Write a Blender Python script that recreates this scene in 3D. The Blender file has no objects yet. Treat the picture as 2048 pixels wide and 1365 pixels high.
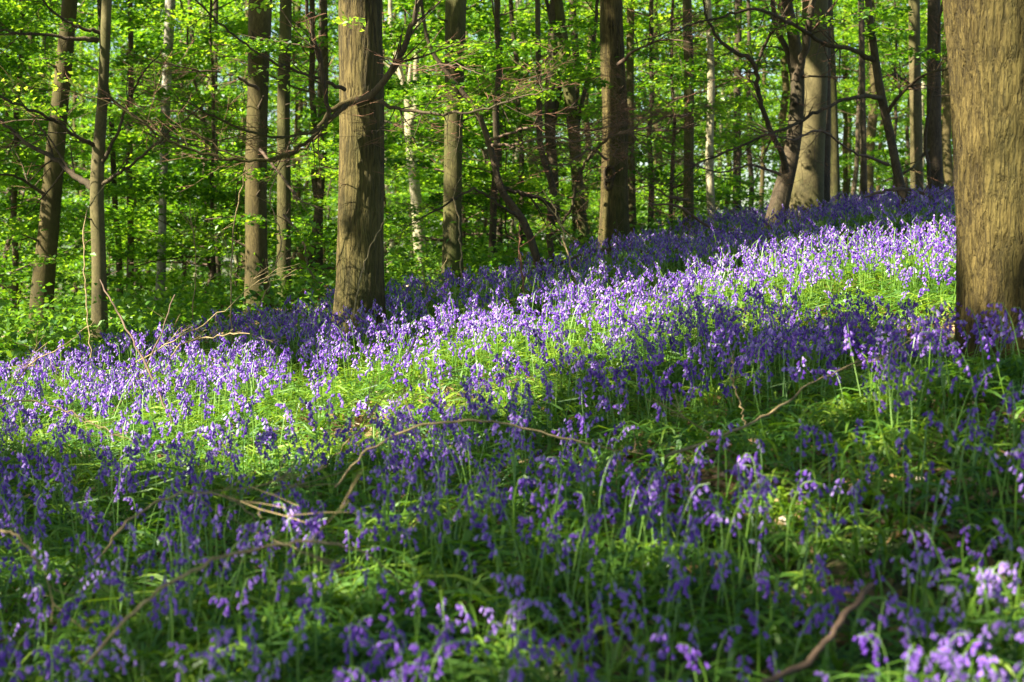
import bpy, math, random
import numpy as np
from mathutils import Vector, noise as mnoise

SC = bpy.context.scene
COL = SC.collection
rng = np.random.default_rng(11)
random.seed(11)
R = math.radians

# ------------------------------------------------------------------ camera
F_PX = 2844.0                      # 50 mm on 36 mm, in photo pixels (2048 wide)
PITCH = math.atan(182.5 / F_PX)
cam_d = bpy.data.cameras.new('camera')
cam = bpy.data.objects.new('camera', cam_d)
COL.objects.link(cam)
SC.camera = cam
cam.location = (0, 0, 0)
cam.rotation_euler = (math.pi / 2 - PITCH, 0, 0)
cam_d.lens = 50
cam_d.sensor_width = 36
cam_d.clip_end = 2000
cam_d.dof.use_dof = True
cam_d.dof.focus_distance = 11.5
cam_d.dof.aperture_fstop = 2.9

# ------------------------------------------------------------------ light
SUN_EL, SUN_AZ = R(43), math.atan2(-0.90, -0.44)      # azimuth measured from +Y towards +X
S = np.array([math.sin(SUN_AZ) * math.cos(SUN_EL), math.cos(SUN_AZ) * math.cos(SUN_EL), math.sin(SUN_EL)])
w = bpy.data.worlds.new('World')
SC.world = w
w.use_nodes = True
nt = w.node_tree
bg = nt.nodes['Background']
sky = nt.nodes.new('ShaderNodeTexSky')
sky.sky_type = 'NISHITA'
sky.sun_disc = False
sky.sun_elevation = SUN_EL
sky.sun_rotation = SUN_AZ
nt.links.new(sky.outputs[0], bg.inputs[0])
bg.inputs[1].default_value = 0.05
sd = bpy.data.lights.new('sun', 'SUN')
sd.energy = 5.0
sd.angle = R(0.53)
sd.color = (1.0, 0.92, 0.76)
sun = bpy.data.objects.new('sun', sd)
COL.objects.link(sun)
sun.rotation_euler = Vector(-S).to_track_quat('-Z', 'Y').to_euler()
sun.location = (-20, -10, 30)
SC.view_settings.view_transform = 'Standard'
SC.view_settings.look = 'None'
SC.view_settings.exposure = 2.35
SC.view_settings.gamma = 1.0
cy = SC.cycles
cy.use_denoising = True
cy.max_bounces = 6
cy.diffuse_bounces = 2
cy.glossy_bounces = 2
cy.transmission_bounces = 4
cy.transparent_max_bounces = 4
cy.sample_clamp_indirect = 8

# ------------------------------------------------------------------ geometry of the place
def smooth(t):
    t = np.clip(t, 0, 1)
    return t * t * (3 - 2 * t)

def height(x, y):
    x = np.asarray(x, float); y = np.asarray(y, float)
    a = np.abs(x)
    B = np.sign(x) * 0.136 * np.where(a < 9, a, 9 + (a - 9) * 0.35) - 0.034 * np.clip(x - 5, 0, 4)
    t = np.clip((y - 16.5) / 8, 0, 1)
    C = 0.065 * np.minimum(y, 16.5) + 0.065 * 8 * (t - t * t / 2) - 0.018 * np.clip(y - 26, 0, 60)
    und = 0.035 * np.sin(x * 1.9 + 0.7 * y) + 0.03 * np.sin(1.3 * y - 0.8 * x + 1.0) + 0.015 * np.sin(4.1 * x + 2.7 * y)
    mound = 0.13 * np.exp(-(((x - 2.5) / 0.5) ** 2 + ((y - 6.6) / 0.7) ** 2))
    return mound - 1.56 + B + C + und * smooth((y - 1) / 3)

cp, sp = math.cos(PITCH), math.sin(PITCH)
def at(px, py, Y):
    cx = (px - 1024) / F_PX; cz = -(py - 682.5) / F_PX
    d = np.array([cx, cp + cz * sp, -sp + cz * cp])
    return d * (Y / d[1])

def to_px(P):
    P = np.atleast_2d(P)
    yc = P[:, 1] * cp - P[:, 2] * sp
    zc = P[:, 1] * sp + P[:, 2] * cp
    yc = np.where(yc < 0.05, 0.05, yc)
    return 1024 + F_PX * P[:, 0] / yc, 682.5 - F_PX * zc / yc

def ground_hit(px, py, up=0.0):
    prev = None
    for Y in np.arange(1.5, 60, 0.05):
        p = at(px, py, Y)
        if p[2] <= height(p[0], p[1]) + up:
            return p
    return at(px, py, 30)

# ------------------------------------------------------------------ tagging / linking
def tag(o, label=None, cat=None, group=None, kind=None):
    if label: o['label'] = label
    if cat: o['category'] = cat
    if group: o['group'] = group
    if kind: o['kind'] = kind
    return o

def empty(name, loc=(0, 0, 0)):
    o = bpy.data.objects.new(name, None)
    o.empty_display_size = 0.2
    COL.objects.link(o)
    o.location = loc
    return o

def mesh_np(name, V, F, mats, mi=None, smooth_=True):
    """V (n,3), F (m,3|4) -> mesh"""
    me = bpy.data.meshes.new(name)
    V = np.asarray(V, np.float32); F = np.asarray(F, np.int32)
    k = F.shape[1]
    me.vertices.add(len(V)); me.vertices.foreach_set('co', V.ravel())
    me.loops.add(F.size); me.loops.foreach_set('vertex_index', F.ravel())
    me.polygons.add(len(F))
    me.polygons.foreach_set('loop_start', np.arange(0, F.size, k, dtype=np.int32))
    try:
        me.polygons.foreach_set('loop_total', np.full(len(F), k, dtype=np.int32))
    except Exception:
        pass
    if mi is not None:
        me.polygons.foreach_set('material_index', np.asarray(mi, np.int32))
    me.polygons.foreach_set('use_smooth', np.full(len(F), smooth_))
    for m in mats: me.materials.append(m)
    me.update(calc_edges=True)
    return me

def obj(name, me, parent=None, loc=None):
    o = bpy.data.objects.new(name, me)
    COL.objects.link(o)
    if parent is not None: o.parent = parent
    if loc is not None: o.location = loc
    return o

# ------------------------------------------------------------------ materials
def new_mat(name):
    m = bpy.data.materials.new(name); m.use_nodes = True
    t = m.node_tree; t.nodes.clear()
    out = t.nodes.new('ShaderNodeOutputMaterial')
    return m, t, out

def ramp(t, stops, interp='LINEAR'):
    r = t.nodes.new('ShaderNodeValToRGB')
    r.color_ramp.interpolation = interp
    els = r.color_ramp.elements
    while len(els) < len(stops): els.new(0.5)
    for e, (p, c) in zip(els, stops):
        e.position = p; e.color = (*c, 1)
    return r

def leaf_mat(name, cols, trans, rough=0.45, tmix=0.45, nscale=0.35, gloss=0.06, island=True):
    m, t, out = new_mat(name)
    geo = t.nodes.new('ShaderNodeNewGeometry')
    tc = t.nodes.new('ShaderNodeTexCoord')
    no = t.nodes.new('ShaderNodeTexNoise'); no.inputs['Scale'].default_value = nscale; no.inputs['Detail'].default_value = 2
    t.links.new(geo.outputs['Position'], no.inputs['Vector'])
    mx = t.nodes.new('ShaderNodeMath'); mx.operation = 'MULTIPLY_ADD'
    t.links.new(geo.outputs['Random Per Island'], mx.inputs[0])
    mx.inputs[1].default_value = 0.7; 
    m2 = t.nodes.new('ShaderNodeMath'); m2.operation = 'MULTIPLY_ADD'
    t.links.new(no.outputs[0], m2.inputs[0]); m2.inputs[1].default_value = 1.2; m2.inputs[2].default_value = -0.45
    t.links.new(m2.outputs[0], mx.inputs[2])
    r = ramp(t, cols); t.links.new(mx.outputs[0], r.inputs[0])
    r2 = ramp(t, trans); t.links.new(mx.outputs[0], r2.inputs[0])
    d = t.nodes.new('ShaderNodeBsdfDiffuse'); t.links.new(r.outputs[0], d.inputs[0])
    tr = t.nodes.new('ShaderNodeBsdfTranslucent'); t.links.new(r2.outputs[0], tr.inputs[0])
    ms = t.nodes.new('ShaderNodeMixShader'); ms.inputs[0].default_value = tmix
    t.links.new(d.outputs[0], ms.inputs[1]); t.links.new(tr.outputs[0], ms.inputs[2])
    gl = t.nodes.new('ShaderNodeBsdfGlossy'); gl.inputs['Roughness'].default_value = rough
    gl.inputs[0].default_value = (0.9, 0.95, 1, 1)
    m3 = t.nodes.new('ShaderNodeMixShader'); m3.inputs[0].default_value = gloss
    t.links.new(ms.outputs[0], m3.inputs[1]); t.links.new(gl.outputs[0], m3.inputs[2])
    t.links.new(m3.outputs[0], out.inputs[0])
    return m

def bark_mat(name, dark, mid, light, moss, ridge=1.0, rs=26.0, stretch=0.16, moss_amt=0.5, bump=0.6, dist=0.02):
    m, t, out = new_mat(name)
    tc = t.nodes.new('ShaderNodeTexCoord')
    mp = t.nodes.new('ShaderNodeMapping'); mp.inputs['Scale'].default_value = (1, 1, stretch)
    t.links.new(tc.outputs['Object'], mp.inputs[0])
    wn = t.nodes.new('ShaderNodeTexNoise'); wn.inputs['Scale'].default_value = 5; wn.inputs['Detail'].default_value = 3
    t.links.new(tc.outputs['Object'], wn.inputs['Vector'])
    add = t.nodes.new('ShaderNodeVectorMath'); add.operation = 'MULTIPLY_ADD'
    t.links.new(wn.outputs['Color'], add.inputs[0]); add.inputs[1].default_value = (0.02, 0.02, 0.03)
    t.links.new(mp.outputs[0], add.inputs[2])
    def crack(scale, det, width):
        v = t.nodes.new('ShaderNodeTexNoise'); v.inputs['Scale'].default_value = scale; v.inputs['Detail'].default_value = det
        v.inputs['Roughness'].default_value = 0.5
        t.links.new(add.outputs[0], v.inputs['Vector'])
        s1 = t.nodes.new('ShaderNodeMath'); s1.operation = 'SUBTRACT'; s1.inputs[1].default_value = 0.5; t.links.new(v.outputs[0], s1.inputs[0])
        s2 = t.nodes.new('ShaderNodeMath'); s2.operation = 'ABSOLUTE'; t.links.new(s1.outputs[0], s2.inputs[0])
        s3 = t.nodes.new('ShaderNodeMapRange'); s3.inputs[1].default_value = 0.0; s3.inputs[2].default_value = width
        t.links.new(s2.outputs[0], s3.inputs[0])
        return s3
    c1 = crack(rs * 0.8, 3, 0.09); c2 = crack(rs * 1.7, 4, 0.07)
    rr = t.nodes.new('ShaderNodeMath'); rr.operation = 'MULTIPLY_ADD'
    t.links.new(c1.outputs[0], rr.inputs[0]); rr.inputs[1].default_value = 0.6
    h2 = t.nodes.new('ShaderNodeMath'); h2.operation = 'MULTIPLY'; h2.inputs[1].default_value = 0.4; t.links.new(c2.outputs[0], h2.inputs[0])
    t.links.new(h2.outputs[0], rr.inputs[2])
    fn = t.nodes.new('ShaderNodeTexNoise'); fn.inputs['Scale'].default_value = rs * 2.2; fn.inputs['Detail'].default_value = 6
    fn.inputs['Roughness'].default_value = 0.75
    t.links.new(add.outputs[0], fn.inputs['Vector'])
    mixh = t.nodes.new('ShaderNodeMix'); mixh.data_type = 'FLOAT'; mixh.inputs[0].default_value = 0.62 if ridge < 1 else 0.45
    if ridge < 1: mixh.inputs[0].default_value = 1 - ridge
    t.links.new(rr.outputs[0], mixh.inputs[2]); t.links.new(fn.outputs[0], mixh.inputs[3])
    bn = t.nodes.new('ShaderNodeTexNoise'); bn.inputs['Scale'].default_value = 2.3; bn.inputs['Detail'].default_value = 5
    t.links.new(tc.outputs['Object'], bn.inputs['Vector'])
    cr = ramp(t, [(0.15, dark), (0.5, mid), (0.85, light)])
    ma = t.nodes.new('ShaderNodeMath'); ma.operation = 'MULTIPLY_ADD'; ma.inputs[1].default_value = 0.9
    t.links.new(bn.outputs[0], ma.inputs[0])
    mb = t.nodes.new('ShaderNodeMath'); mb.operation = 'MULTIPLY_ADD'; mb.inputs[1].default_value = 0.95; mb.inputs[2].default_value = -0.54
    t.links.new(mixh.outputs[0], mb.inputs[0]); t.links.new(mb.outputs[0], ma.inputs[2])
    t.links.new(ma.outputs[0], cr.inputs[0])
    mn = t.nodes.new('ShaderNodeTexNoise'); mn.inputs['Scale'].default_value = 1.1; mn.inputs['Detail'].default_value = 6; mn.inputs['Roughness'].default_value = 0.7
    t.links.new(mp.outputs[0], mn.inputs['Vector'])
    mr = t.nodes.new('ShaderNodeMapRange'); mr.inputs[1].default_value = 0.45; mr.inputs[2].default_value = 0.7; mr.inputs[4].default_value = moss_amt
    t.links.new(mn.outputs[0], mr.inputs[0])
    mc = t.nodes.new('ShaderNodeMix'); mc.data_type = 'RGBA'
    t.links.new(mr.outputs[0], mc.inputs[0]); t.links.new(cr.outputs[0], mc.inputs[6]); mc.inputs[7].default_value = (*moss, 1)
    b = t.nodes.new('ShaderNodeBsdfPrincipled'); b.inputs['Roughness'].default_value = 0.85
    b.inputs['Specular IOR Level'].default_value = 0.25
    t.links.new(mc.outputs[2], b.inputs['Base Color'])
    bp = t.nodes.new('ShaderNodeBump'); bp.inputs['Strength'].default_value = bump; bp.inputs['Distance'].default_value = dist
    t.links.new(mixh.outputs[0], bp.inputs['Height']); t.links.new(bp.outputs[0], b.inputs['Normal'])
    t.links.new(b.outputs[0], out.inputs[0])
    return m

def plain_mat(name, c1, c2, scale=20, rough=0.8, bump=0.3):
    m, t, out = new_mat(name)
    tc = t.nodes.new('ShaderNodeTexCoord')
    no = t.nodes.new('ShaderNodeTexNoise'); no.inputs['Scale'].default_value = scale; no.inputs['Detail'].default_value = 4
    t.links.new(tc.outputs['Object'], no.inputs['Vector'])
    r = ramp(t, [(0.3, c1), (0.7, c2)]); t.links.new(no.outputs[0], r.inputs[0])
    b = t.nodes.new('ShaderNodeBsdfPrincipled'); b.inputs['Roughness'].default_value = rough
    t.links.new(r.outputs[0], b.inputs['Base Color'])
    bp = t.nodes.new('ShaderNodeBump'); bp.inputs['Strength'].default_value = bump; bp.inputs['Distance'].default_value = 0.01
    t.links.new(no.outputs[0], bp.inputs['Height']); t.links.new(bp.outputs[0], b.inputs['Normal'])
    t.links.new(b.outputs[0], out.inputs[0])
    return m

M = {}
M['furrowed'] = bark_mat('bark_furrowed', (0.021, 0.015, 0.0051), (0.075, 0.055, 0.0162), (0.153, 0.115, 0.0374), (0.067, 0.070, 0.0119), 0.55, 30, 0.10, 0.7, 0.9, 0.02)
M['rugged'] = bark_mat('bark_rugged', (0.026, 0.018, 0.0051), (0.086, 0.062, 0.0153), (0.163, 0.120, 0.0340), (0.081, 0.078, 0.0136), 0.5, 30, 0.15, 0.7, 1.0, 0.04)
M['smooth'] = bark_mat('bark_smooth', (0.026, 0.020, 0.0068), (0.075, 0.056, 0.0178), (0.163, 0.125, 0.0467), (0.062, 0.070, 0.0119), 0.2, 22, 0.35, 0.7, 0.5, 0.014)
M['mossy'] = bark_mat('bark_mossy', (0.029, 0.025, 0.0077), (0.072, 0.062, 0.0186), (0.144, 0.130, 0.0425), (0.057, 0.085, 0.0101), 0.3, 26, 0.22, 0.95, 0.6, 0.014)
M['grey'] = bark_mat('bark_grey', (0.038, 0.032, 0.0127), (0.106, 0.086, 0.0340), (0.210, 0.175, 0.0765), (0.086, 0.090, 0.0212), 0.12, 18, 0.6, 0.8, 0.35, 0.012)
M['dark'] = bark_mat('bark_dark', (0.025, 0.018, 0.01), (0.07, 0.05, 0.028), (0.13, 0.095, 0.05), (0.07, 0.075, 0.025), 0.3, 25, 0.3, 0.4, 0.5, 0.015)
M['pale'] = bark_mat('bark_pale', (0.14, 0.12, 0.07), (0.36, 0.32, 0.20), (0.60, 0.54, 0.38), (0.18, 0.18, 0.06), 0.1, 20, 0.6, 0.6, 0.35, 0.012)
M['birch'] = bark_mat('bark_birch', (0.04, 0.035, 0.022), (0.34, 0.31, 0.24), (0.72, 0.69, 0.60), (0.10, 0.10, 0.04), 0.1, 9, 0.9, 0.6, 0.35, 0.012)
M['twig'] = plain_mat('twig', (0.06, 0.035, 0.02), (0.13, 0.08, 0.045), 30)
M['redtwig'] = plain_mat('red_twig', (0.11, 0.045, 0.022), (0.22, 0.10, 0.05), 30)
M['dry'] = plain_mat('dry_stem', (0.13, 0.09, 0.035), (0.36, 0.27, 0.12), 25)
M['beech'] = leaf_mat('beech_leaf', [(0.1, (0.02, 0.07, 0.004)), (0.5, (0.068, 0.18, 0.010)), (0.95, (0.18, 0.32, 0.018))],
                      [(0.1, (0.05, 0.16, 0.003)), (0.5, (0.20, 0.42, 0.008)), (0.95, (0.47, 0.66, 0.025))], tmix=0.55, gloss=0.03)
M['fresh'] = leaf_mat('fresh_leaf', [(0.1, (0.12, 0.28, 0.015)), (0.9, (0.24, 0.40, 0.03))],
                      [(0.1, (0.35, 0.60, 0.02)), (0.9, (0.60, 0.78, 0.05))], tmix=0.6, gloss=0.05)
M['strap'] = leaf_mat('strap_leaf', [(0.1, (0.025, 0.09, 0.008)), (0.6, (0.085, 0.20, 0.013)), (0.95, (0.25, 0.35, 0.03))],
                      [(0.1, (0.08, 0.24, 0.008)), (0.9, (0.34, 0.52, 0.02))], tmix=0.40, gloss=0.04, rough=0.5, nscale=1.5)
M['stem'] = leaf_mat('flower_stem', [(0.1, (0.11, 0.24, 0.02)), (0.9, (0.20, 0.36, 0.03))],
                     [(0.1, (0.2, 0.4, 0.05)), (0.9, (0.35, 0.55, 0.08))], tmix=0.3, nscale=1.5)
M['petal'] = leaf_mat('bell_petal', [(0.1, (0.075, 0.020, 0.28)), (0.5, (0.19, 0.062, 0.47)), (0.95, (0.58, 0.42, 0.82))],
                      [(0.1, (0.14, 0.03, 0.44)), (0.9, (0.46, 0.25, 0.82))], tmix=0.4, gloss=0.03, nscale=2.0)
M['litter'] = leaf_mat('dead_leaf', [(0.1, (0.10, 0.055, 0.02)), (0.5, (0.24, 0.14, 0.06)), (0.95, (0.45, 0.30, 0.15))],
                       [(0.1, (0.12, 0.06, 0.02)), (0.9, (0.4, 0.22, 0.08))], tmix=0.2, gloss=0.04, nscale=1.5)
M['bramble'] = leaf_mat('undergrowth_leaf', [(0.1, (0.025, 0.09, 0.008)), (0.5, (0.07, 0.17, 0.014)), (0.95, (0.16, 0.29, 0.025))],
                        [(0.1, (0.08, 0.24, 0.008)), (0.9, (0.32, 0.52, 0.02))], tmix=0.45, gloss=0.02, nscale=0.8)

def ground_mat():
    m, t, out = new_mat('woodland_soil')
    geo = t.nodes.new('ShaderNodeNewGeometry')
    n1 = t.nodes.new('ShaderNodeTexNoise'); n1.inputs['Scale'].default_value = 9; n1.inputs['Detail'].default_value = 8
    t.links.new(geo.outputs['Position'], n1.inputs['Vector'])
    r = ramp(t, [(0.3, (0.025, 0.018, 0.010)), (0.5, (0.06, 0.045, 0.02)), (0.7, (0.16, 0.10, 0.045))]); t.links.new(n1.outputs[0], r.inputs[0])
    n2 = t.nodes.new('ShaderNodeTexNoise'); n2.inputs['Scale'].default_value = 0.8; n2.inputs['Detail'].default_value = 5
    t.links.new(geo.outputs['Position'], n2.inputs['Vector'])
    mr = t.nodes.new('ShaderNodeMapRange'); mr.inputs[1].default_value = 0.4; mr.inputs[2].default_value = 0.6
    t.links.new(n2.outputs[0], mr.inputs[0])
    mx = t.nodes.new('ShaderNodeMix'); mx.data_type = 'RGBA'
    t.links.new(mr.outputs[0], mx.inputs[0]); t.links.new(r.outputs[0], mx.inputs[6]); mx.inputs[7].default_value = (0.035, 0.065, 0.012, 1)
    b = t.nodes.new('ShaderNodeBsdfPrincipled'); b.inputs['Roughness'].default_value = 0.95
    t.links.new(mx.outputs[2], b.inputs['Base Color'])
    bp = t.nodes.new('ShaderNodeBump'); bp.inputs['Strength'].default_value = 0.8; bp.inputs['Distance'].default_value = 0.03
    t.links.new(n1.outputs[0], bp.inputs['Height']); t.links.new(bp.outputs[0], b.inputs['Normal'])
    t.links.new(b.outputs[0], out.inputs[0])
    return m
M['soil'] = ground_mat()

# ------------------------------------------------------------------ ground sheet
def build_ground():
    xs = np.concatenate([np.linspace(-400, -42, 12), np.linspace(-40, 40, 161), np.linspace(42, 400, 12)])
    ys = np.concatenate([np.linspace(-200, -12, 8), np.linspace(-10, 60, 141), np.linspace(62, 500, 20)])
    X, Y = np.meshgrid(xs, ys, indexing='ij')
    Z = height(X, Y)
    V = np.stack([X, Y, Z], -1).reshape(-1, 3)
    ny = len(ys)
    i, j = np.meshgrid(np.arange(len(xs) - 1), np.arange(ny - 1), indexing='ij')
    a = (i * ny + j).ravel()
    F = np.stack([a, a + ny, a + ny + 1, a + 1], -1)
    o = obj('ground', mesh_np('ground', V, F, [M['soil']]))
    tag(o, 'brown woodland soil sloping up to the right', None, None, 'structure')
build_ground()

# ------------------------------------------------------------------ tubes
def spline(P, n):
    """smooth curve through P, evenly spaced along its length; also where each sample lies on the index scale"""
    P = np.asarray(P, float)
    s = np.concatenate([[0], np.cumsum(np.linalg.norm(np.diff(P, axis=0), axis=1))]) + np.arange(len(P)) * 1e-9
    u = np.linspace(0, s[-1], n)
    ix = np.interp(u, s, np.arange(len(P)))
    if len(P) < 3:
        t = (u / s[-1])[:, None]
        return P[0] * (1 - t) + P[-1] * t, ix
    sl = np.diff(P, axis=0) / np.diff(s)[:, None]
    m = np.empty_like(P); m[0] = sl[0]; m[-1] = sl[-1]
    h = np.diff(s)[:, None]
    m[1:-1] = (sl[:-1] * h[1:] + sl[1:] * h[:-1]) / (h[1:] + h[:-1])
    k = np.minimum(ix.astype(int), len(P) - 2)
    hk = np.diff(s)[k][:, None]; t = ((u - s[k]) / hk[:, 0])[:, None]
    C = (2*t**3 - 3*t**2 + 1) * P[k] + (t**3 - 2*t**2 + t) * hk * m[k] + (-2*t**3 + 3*t**2) * P[k+1] + (t**3 - t**2) * hk * m[k+1]
    return C, ix

def catmull(P, n):
    return spline(P, n)[0]

def tube_arr(C, rad, sides=8, rough=0.0, flare=None, seed=0):
    """C (n,3) centre line, rad (n,) -> V, F quads (closed ends by collapsing)"""
    C = np.asarray(C, float); n = len(C)
    rad = np.asarray(rad, float)
    T = np.gradient(C, axis=0)
    T /= np.linalg.norm(T, axis=1)[:, None] + 1e-9
    ref = np.array([1.0, 0.13, 0.07]) if abs(T[:, 0]).mean() < 0.8 else np.array([0.05, 0.1, 1.0])
    A = np.cross(T, ref); A /= np.linalg.norm(A, axis=1)[:, None] + 1e-9
    Bv = np.cross(T, A)
    th = np.arange(sides) / sides * 2 * math.pi
    rr = np.repeat(rad[:, None], sides, 1)
    if rough > 0:
        r_ = np.random.default_rng(seed)
        s = np.concatenate([[0], np.cumsum(np.linalg.norm(np.diff(C, axis=0), axis=1))])
        f = np.zeros((n, sides))
        for k in range(10):
            m = r_.integers(1, 7); ph = r_.uniform(0, 6.28); fz = r_.uniform(0.3, 3.5); am = 1 / (1 + 0.4 * m)
            f += am * np.sin(m * th[None, :] + ph + r_.uniform(-1, 1) * s[:, None]) * np.sin(fz * s[:, None] + r_.uniform(0, 6))
        rr = rr * (1 + rough * f)
    if flare is not None:
        s = np.concatenate([[0], np.cumsum(np.linalg.norm(np.diff(C, axis=0), axis=1))])
        r_ = np.random.default_rng(seed + 5)
        m = r_.integers(4, 7); ph = r_.uniform(0, 6.28)
        rr = rr * (1 + np.exp(-s / 0.28)[:, None] * flare * (1 + 0.5 * np.sin(m * th + ph))[None, :] + np.exp(-s / 0.8)[:, None] * flare * 0.25)
    V = C[:, None, :] + rr[..., None] * (np.cos(th)[None, :, None] * A[:, None, :] + np.sin(th)[None, :, None] * Bv[:, None, :])
    V = V.reshape(-1, 3)
    i, j = np.meshgrid(np.arange(n - 1), np.arange(sides), indexing='ij')
    a = (i * sides + j).ravel(); b = (i * sides + (j + 1) % sides).ravel()
    F = np.stack([a, b, b + sides, a + sides], -1)
    return V, F

class MB:
    def __init__(s): s.V = []; s.F = []; s.m = []; s.n = 0
    def add(s, V, F, mi=0):
        s.V.append(V); s.F.append(F + s.n); s.m.append(np.full(len(F), mi)); s.n += len(V)
    def mesh(s, name, mats, smooth_=True):
        return mesh_np(name, np.vstack(s.V), np.vstack(s.F), mats, np.concatenate(s.m), smooth_)

def grow(mb, p, d, L, r, level, rg, droop=0.0, mi=0, mi_tip=1, sides=5, wig=0.22, kids=(3, 6), flat=0.6, up=0.0):
    """a wandering twig with side twigs"""
    n = max(4, int(L / 0.12) if L < 1 else int(L / 0.2))
    n = min(n, 12)
    pts = [np.array(p, float)]; d = np.array(d, float); d /= np.linalg.norm(d)
    st = L / n; dirs = []
    for k in range(n):
        d = d + rg.normal(0, wig, 3) * np.array([1, 1, flat]) * 0.55
        d[2] += -droop + up * (k / n)
        d /= np.linalg.norm(d); dirs.append(d.copy())
        pts.append(pts[-1] + d * st)
    pts = np.array(pts)
    rad = r * (1 - 0.82 * np.linspace(0, 1, n + 1))
    rad = np.maximum(rad, 0.0018)
    V, F = tube_arr(pts, rad, 3 if r < 0.008 else sides)
    mb.add(V, F, mi if level > 0 else mi_tip)
    if level > 0:
        for _ in range(rg.integers(*kids)):
            k = rg.integers(max(1, n // 5), n)
            side = np.cross(dirs[k], [0, 0, 1]); side /= np.linalg.norm(side) + 1e-6
            nd = dirs[k] * rg.uniform(0.5, 1.0) + side * rg.choice([-1, 1]) * rg.uniform(0.5, 1.0) + np.array([0, 0, rg.normal(0.1, 0.25)])
            grow(mb, pts[k], nd, L * rg.uniform(0.3, 0.6), max(rad[k] * 0.6, 0.002), level - 1, rg, droop, mi, mi_tip, 4, wig, kids, flat, up)
    return pts

# ------------------------------------------------------------------ leaves
def leaf_tris(P, N, D, size, wid=0.6, fold=0.25):
    """rhombic leaves folded on the midrib; P centre, N normal, D direction; returns V, F(3)"""
    n = len(P)
    D = D - (D * N).sum(1)[:, None] * N
    D /= np.linalg.norm(D, axis=1)[:, None] + 1e-9
    Sd = np.cross(N, D)
    s = np.asarray(size).reshape(-1, 1) * np.ones((n, 1))
    a = P - D * s * 0.5; c = P + D * s * 0.5
    b = P + Sd * s * 0.5 * wid + N * s * fold * 0.4 - D * s * 0.08
    d = P - Sd * s * 0.5 * wid + N * s * fold * 0.4 - D * s * 0.08
    V = np.stack([a, b, c, d], 1).reshape(-1, 3)
    i = np.arange(n) * 4
    F = np.concatenate([np.stack([i, i + 2, i + 1], -1), np.stack([i, i + 3, i + 2], -1)], 1).reshape(-1, 3)
    return V, F

def rand_n(n, rg, jit=0.5):
    N = np.array([0, 0, 1.0]) + rg.normal(0, jit, (n, 3))
    return N / (np.linalg.norm(N, axis=1)[:, None] + 1e-9)

def spray_leaves(rg, base, az, L, up, n, size, thick=0.10, jit=0.5):
    """a flat beech bough: leaves spread either side of an axis; returns P, N, D, size"""
    t = rg.beta(1.6, 1.2, n)
    lat = rg.normal(0, 1, n) * 0.30 * L * np.sin(np.pi * np.clip(t * 0.85 + 0.1, 0, 1))
    ax = np.array([math.cos(az), math.sin(az), 0]); sd = np.array([-ax[1], ax[0], 0])
    z = up * L * t - 0.16 * L * t * t + rg.normal(0, thick, n) - 0.05 * np.abs(lat)
    P = np.array(base) + ax * (L * t)[:, None] + sd * lat[:, None]
    P[:, 2] += z
    N = rand_n(n, rg, jit)
    D = ax + sd * np.sign(lat)[:, None] * 0.8 + rg.normal(0, 0.4, (n, 3)) * [1, 1, 0.6]
    return P, N, D, rg.uniform(0.7, 1.25, n) * size

def leaves_mesh(name, parts, mat, wid=0.62):
    P = np.vstack([p[0] for p in parts]); N = np.vstack([p[1] for p in parts]); D = np.vstack([p[2] for p in parts])
    s = np.concatenate([p[3] for p in parts])
    V, F = leaf_tris(P, N, D, s, wid)
    return mesh_np(name, V, F, [mat], None, False)

# ------------------------------------------------------------------ the trees of the foreground and middle ground
TREES = []     # (root, x, y) for handing out the overhead canopy
LITPTS = []

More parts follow.
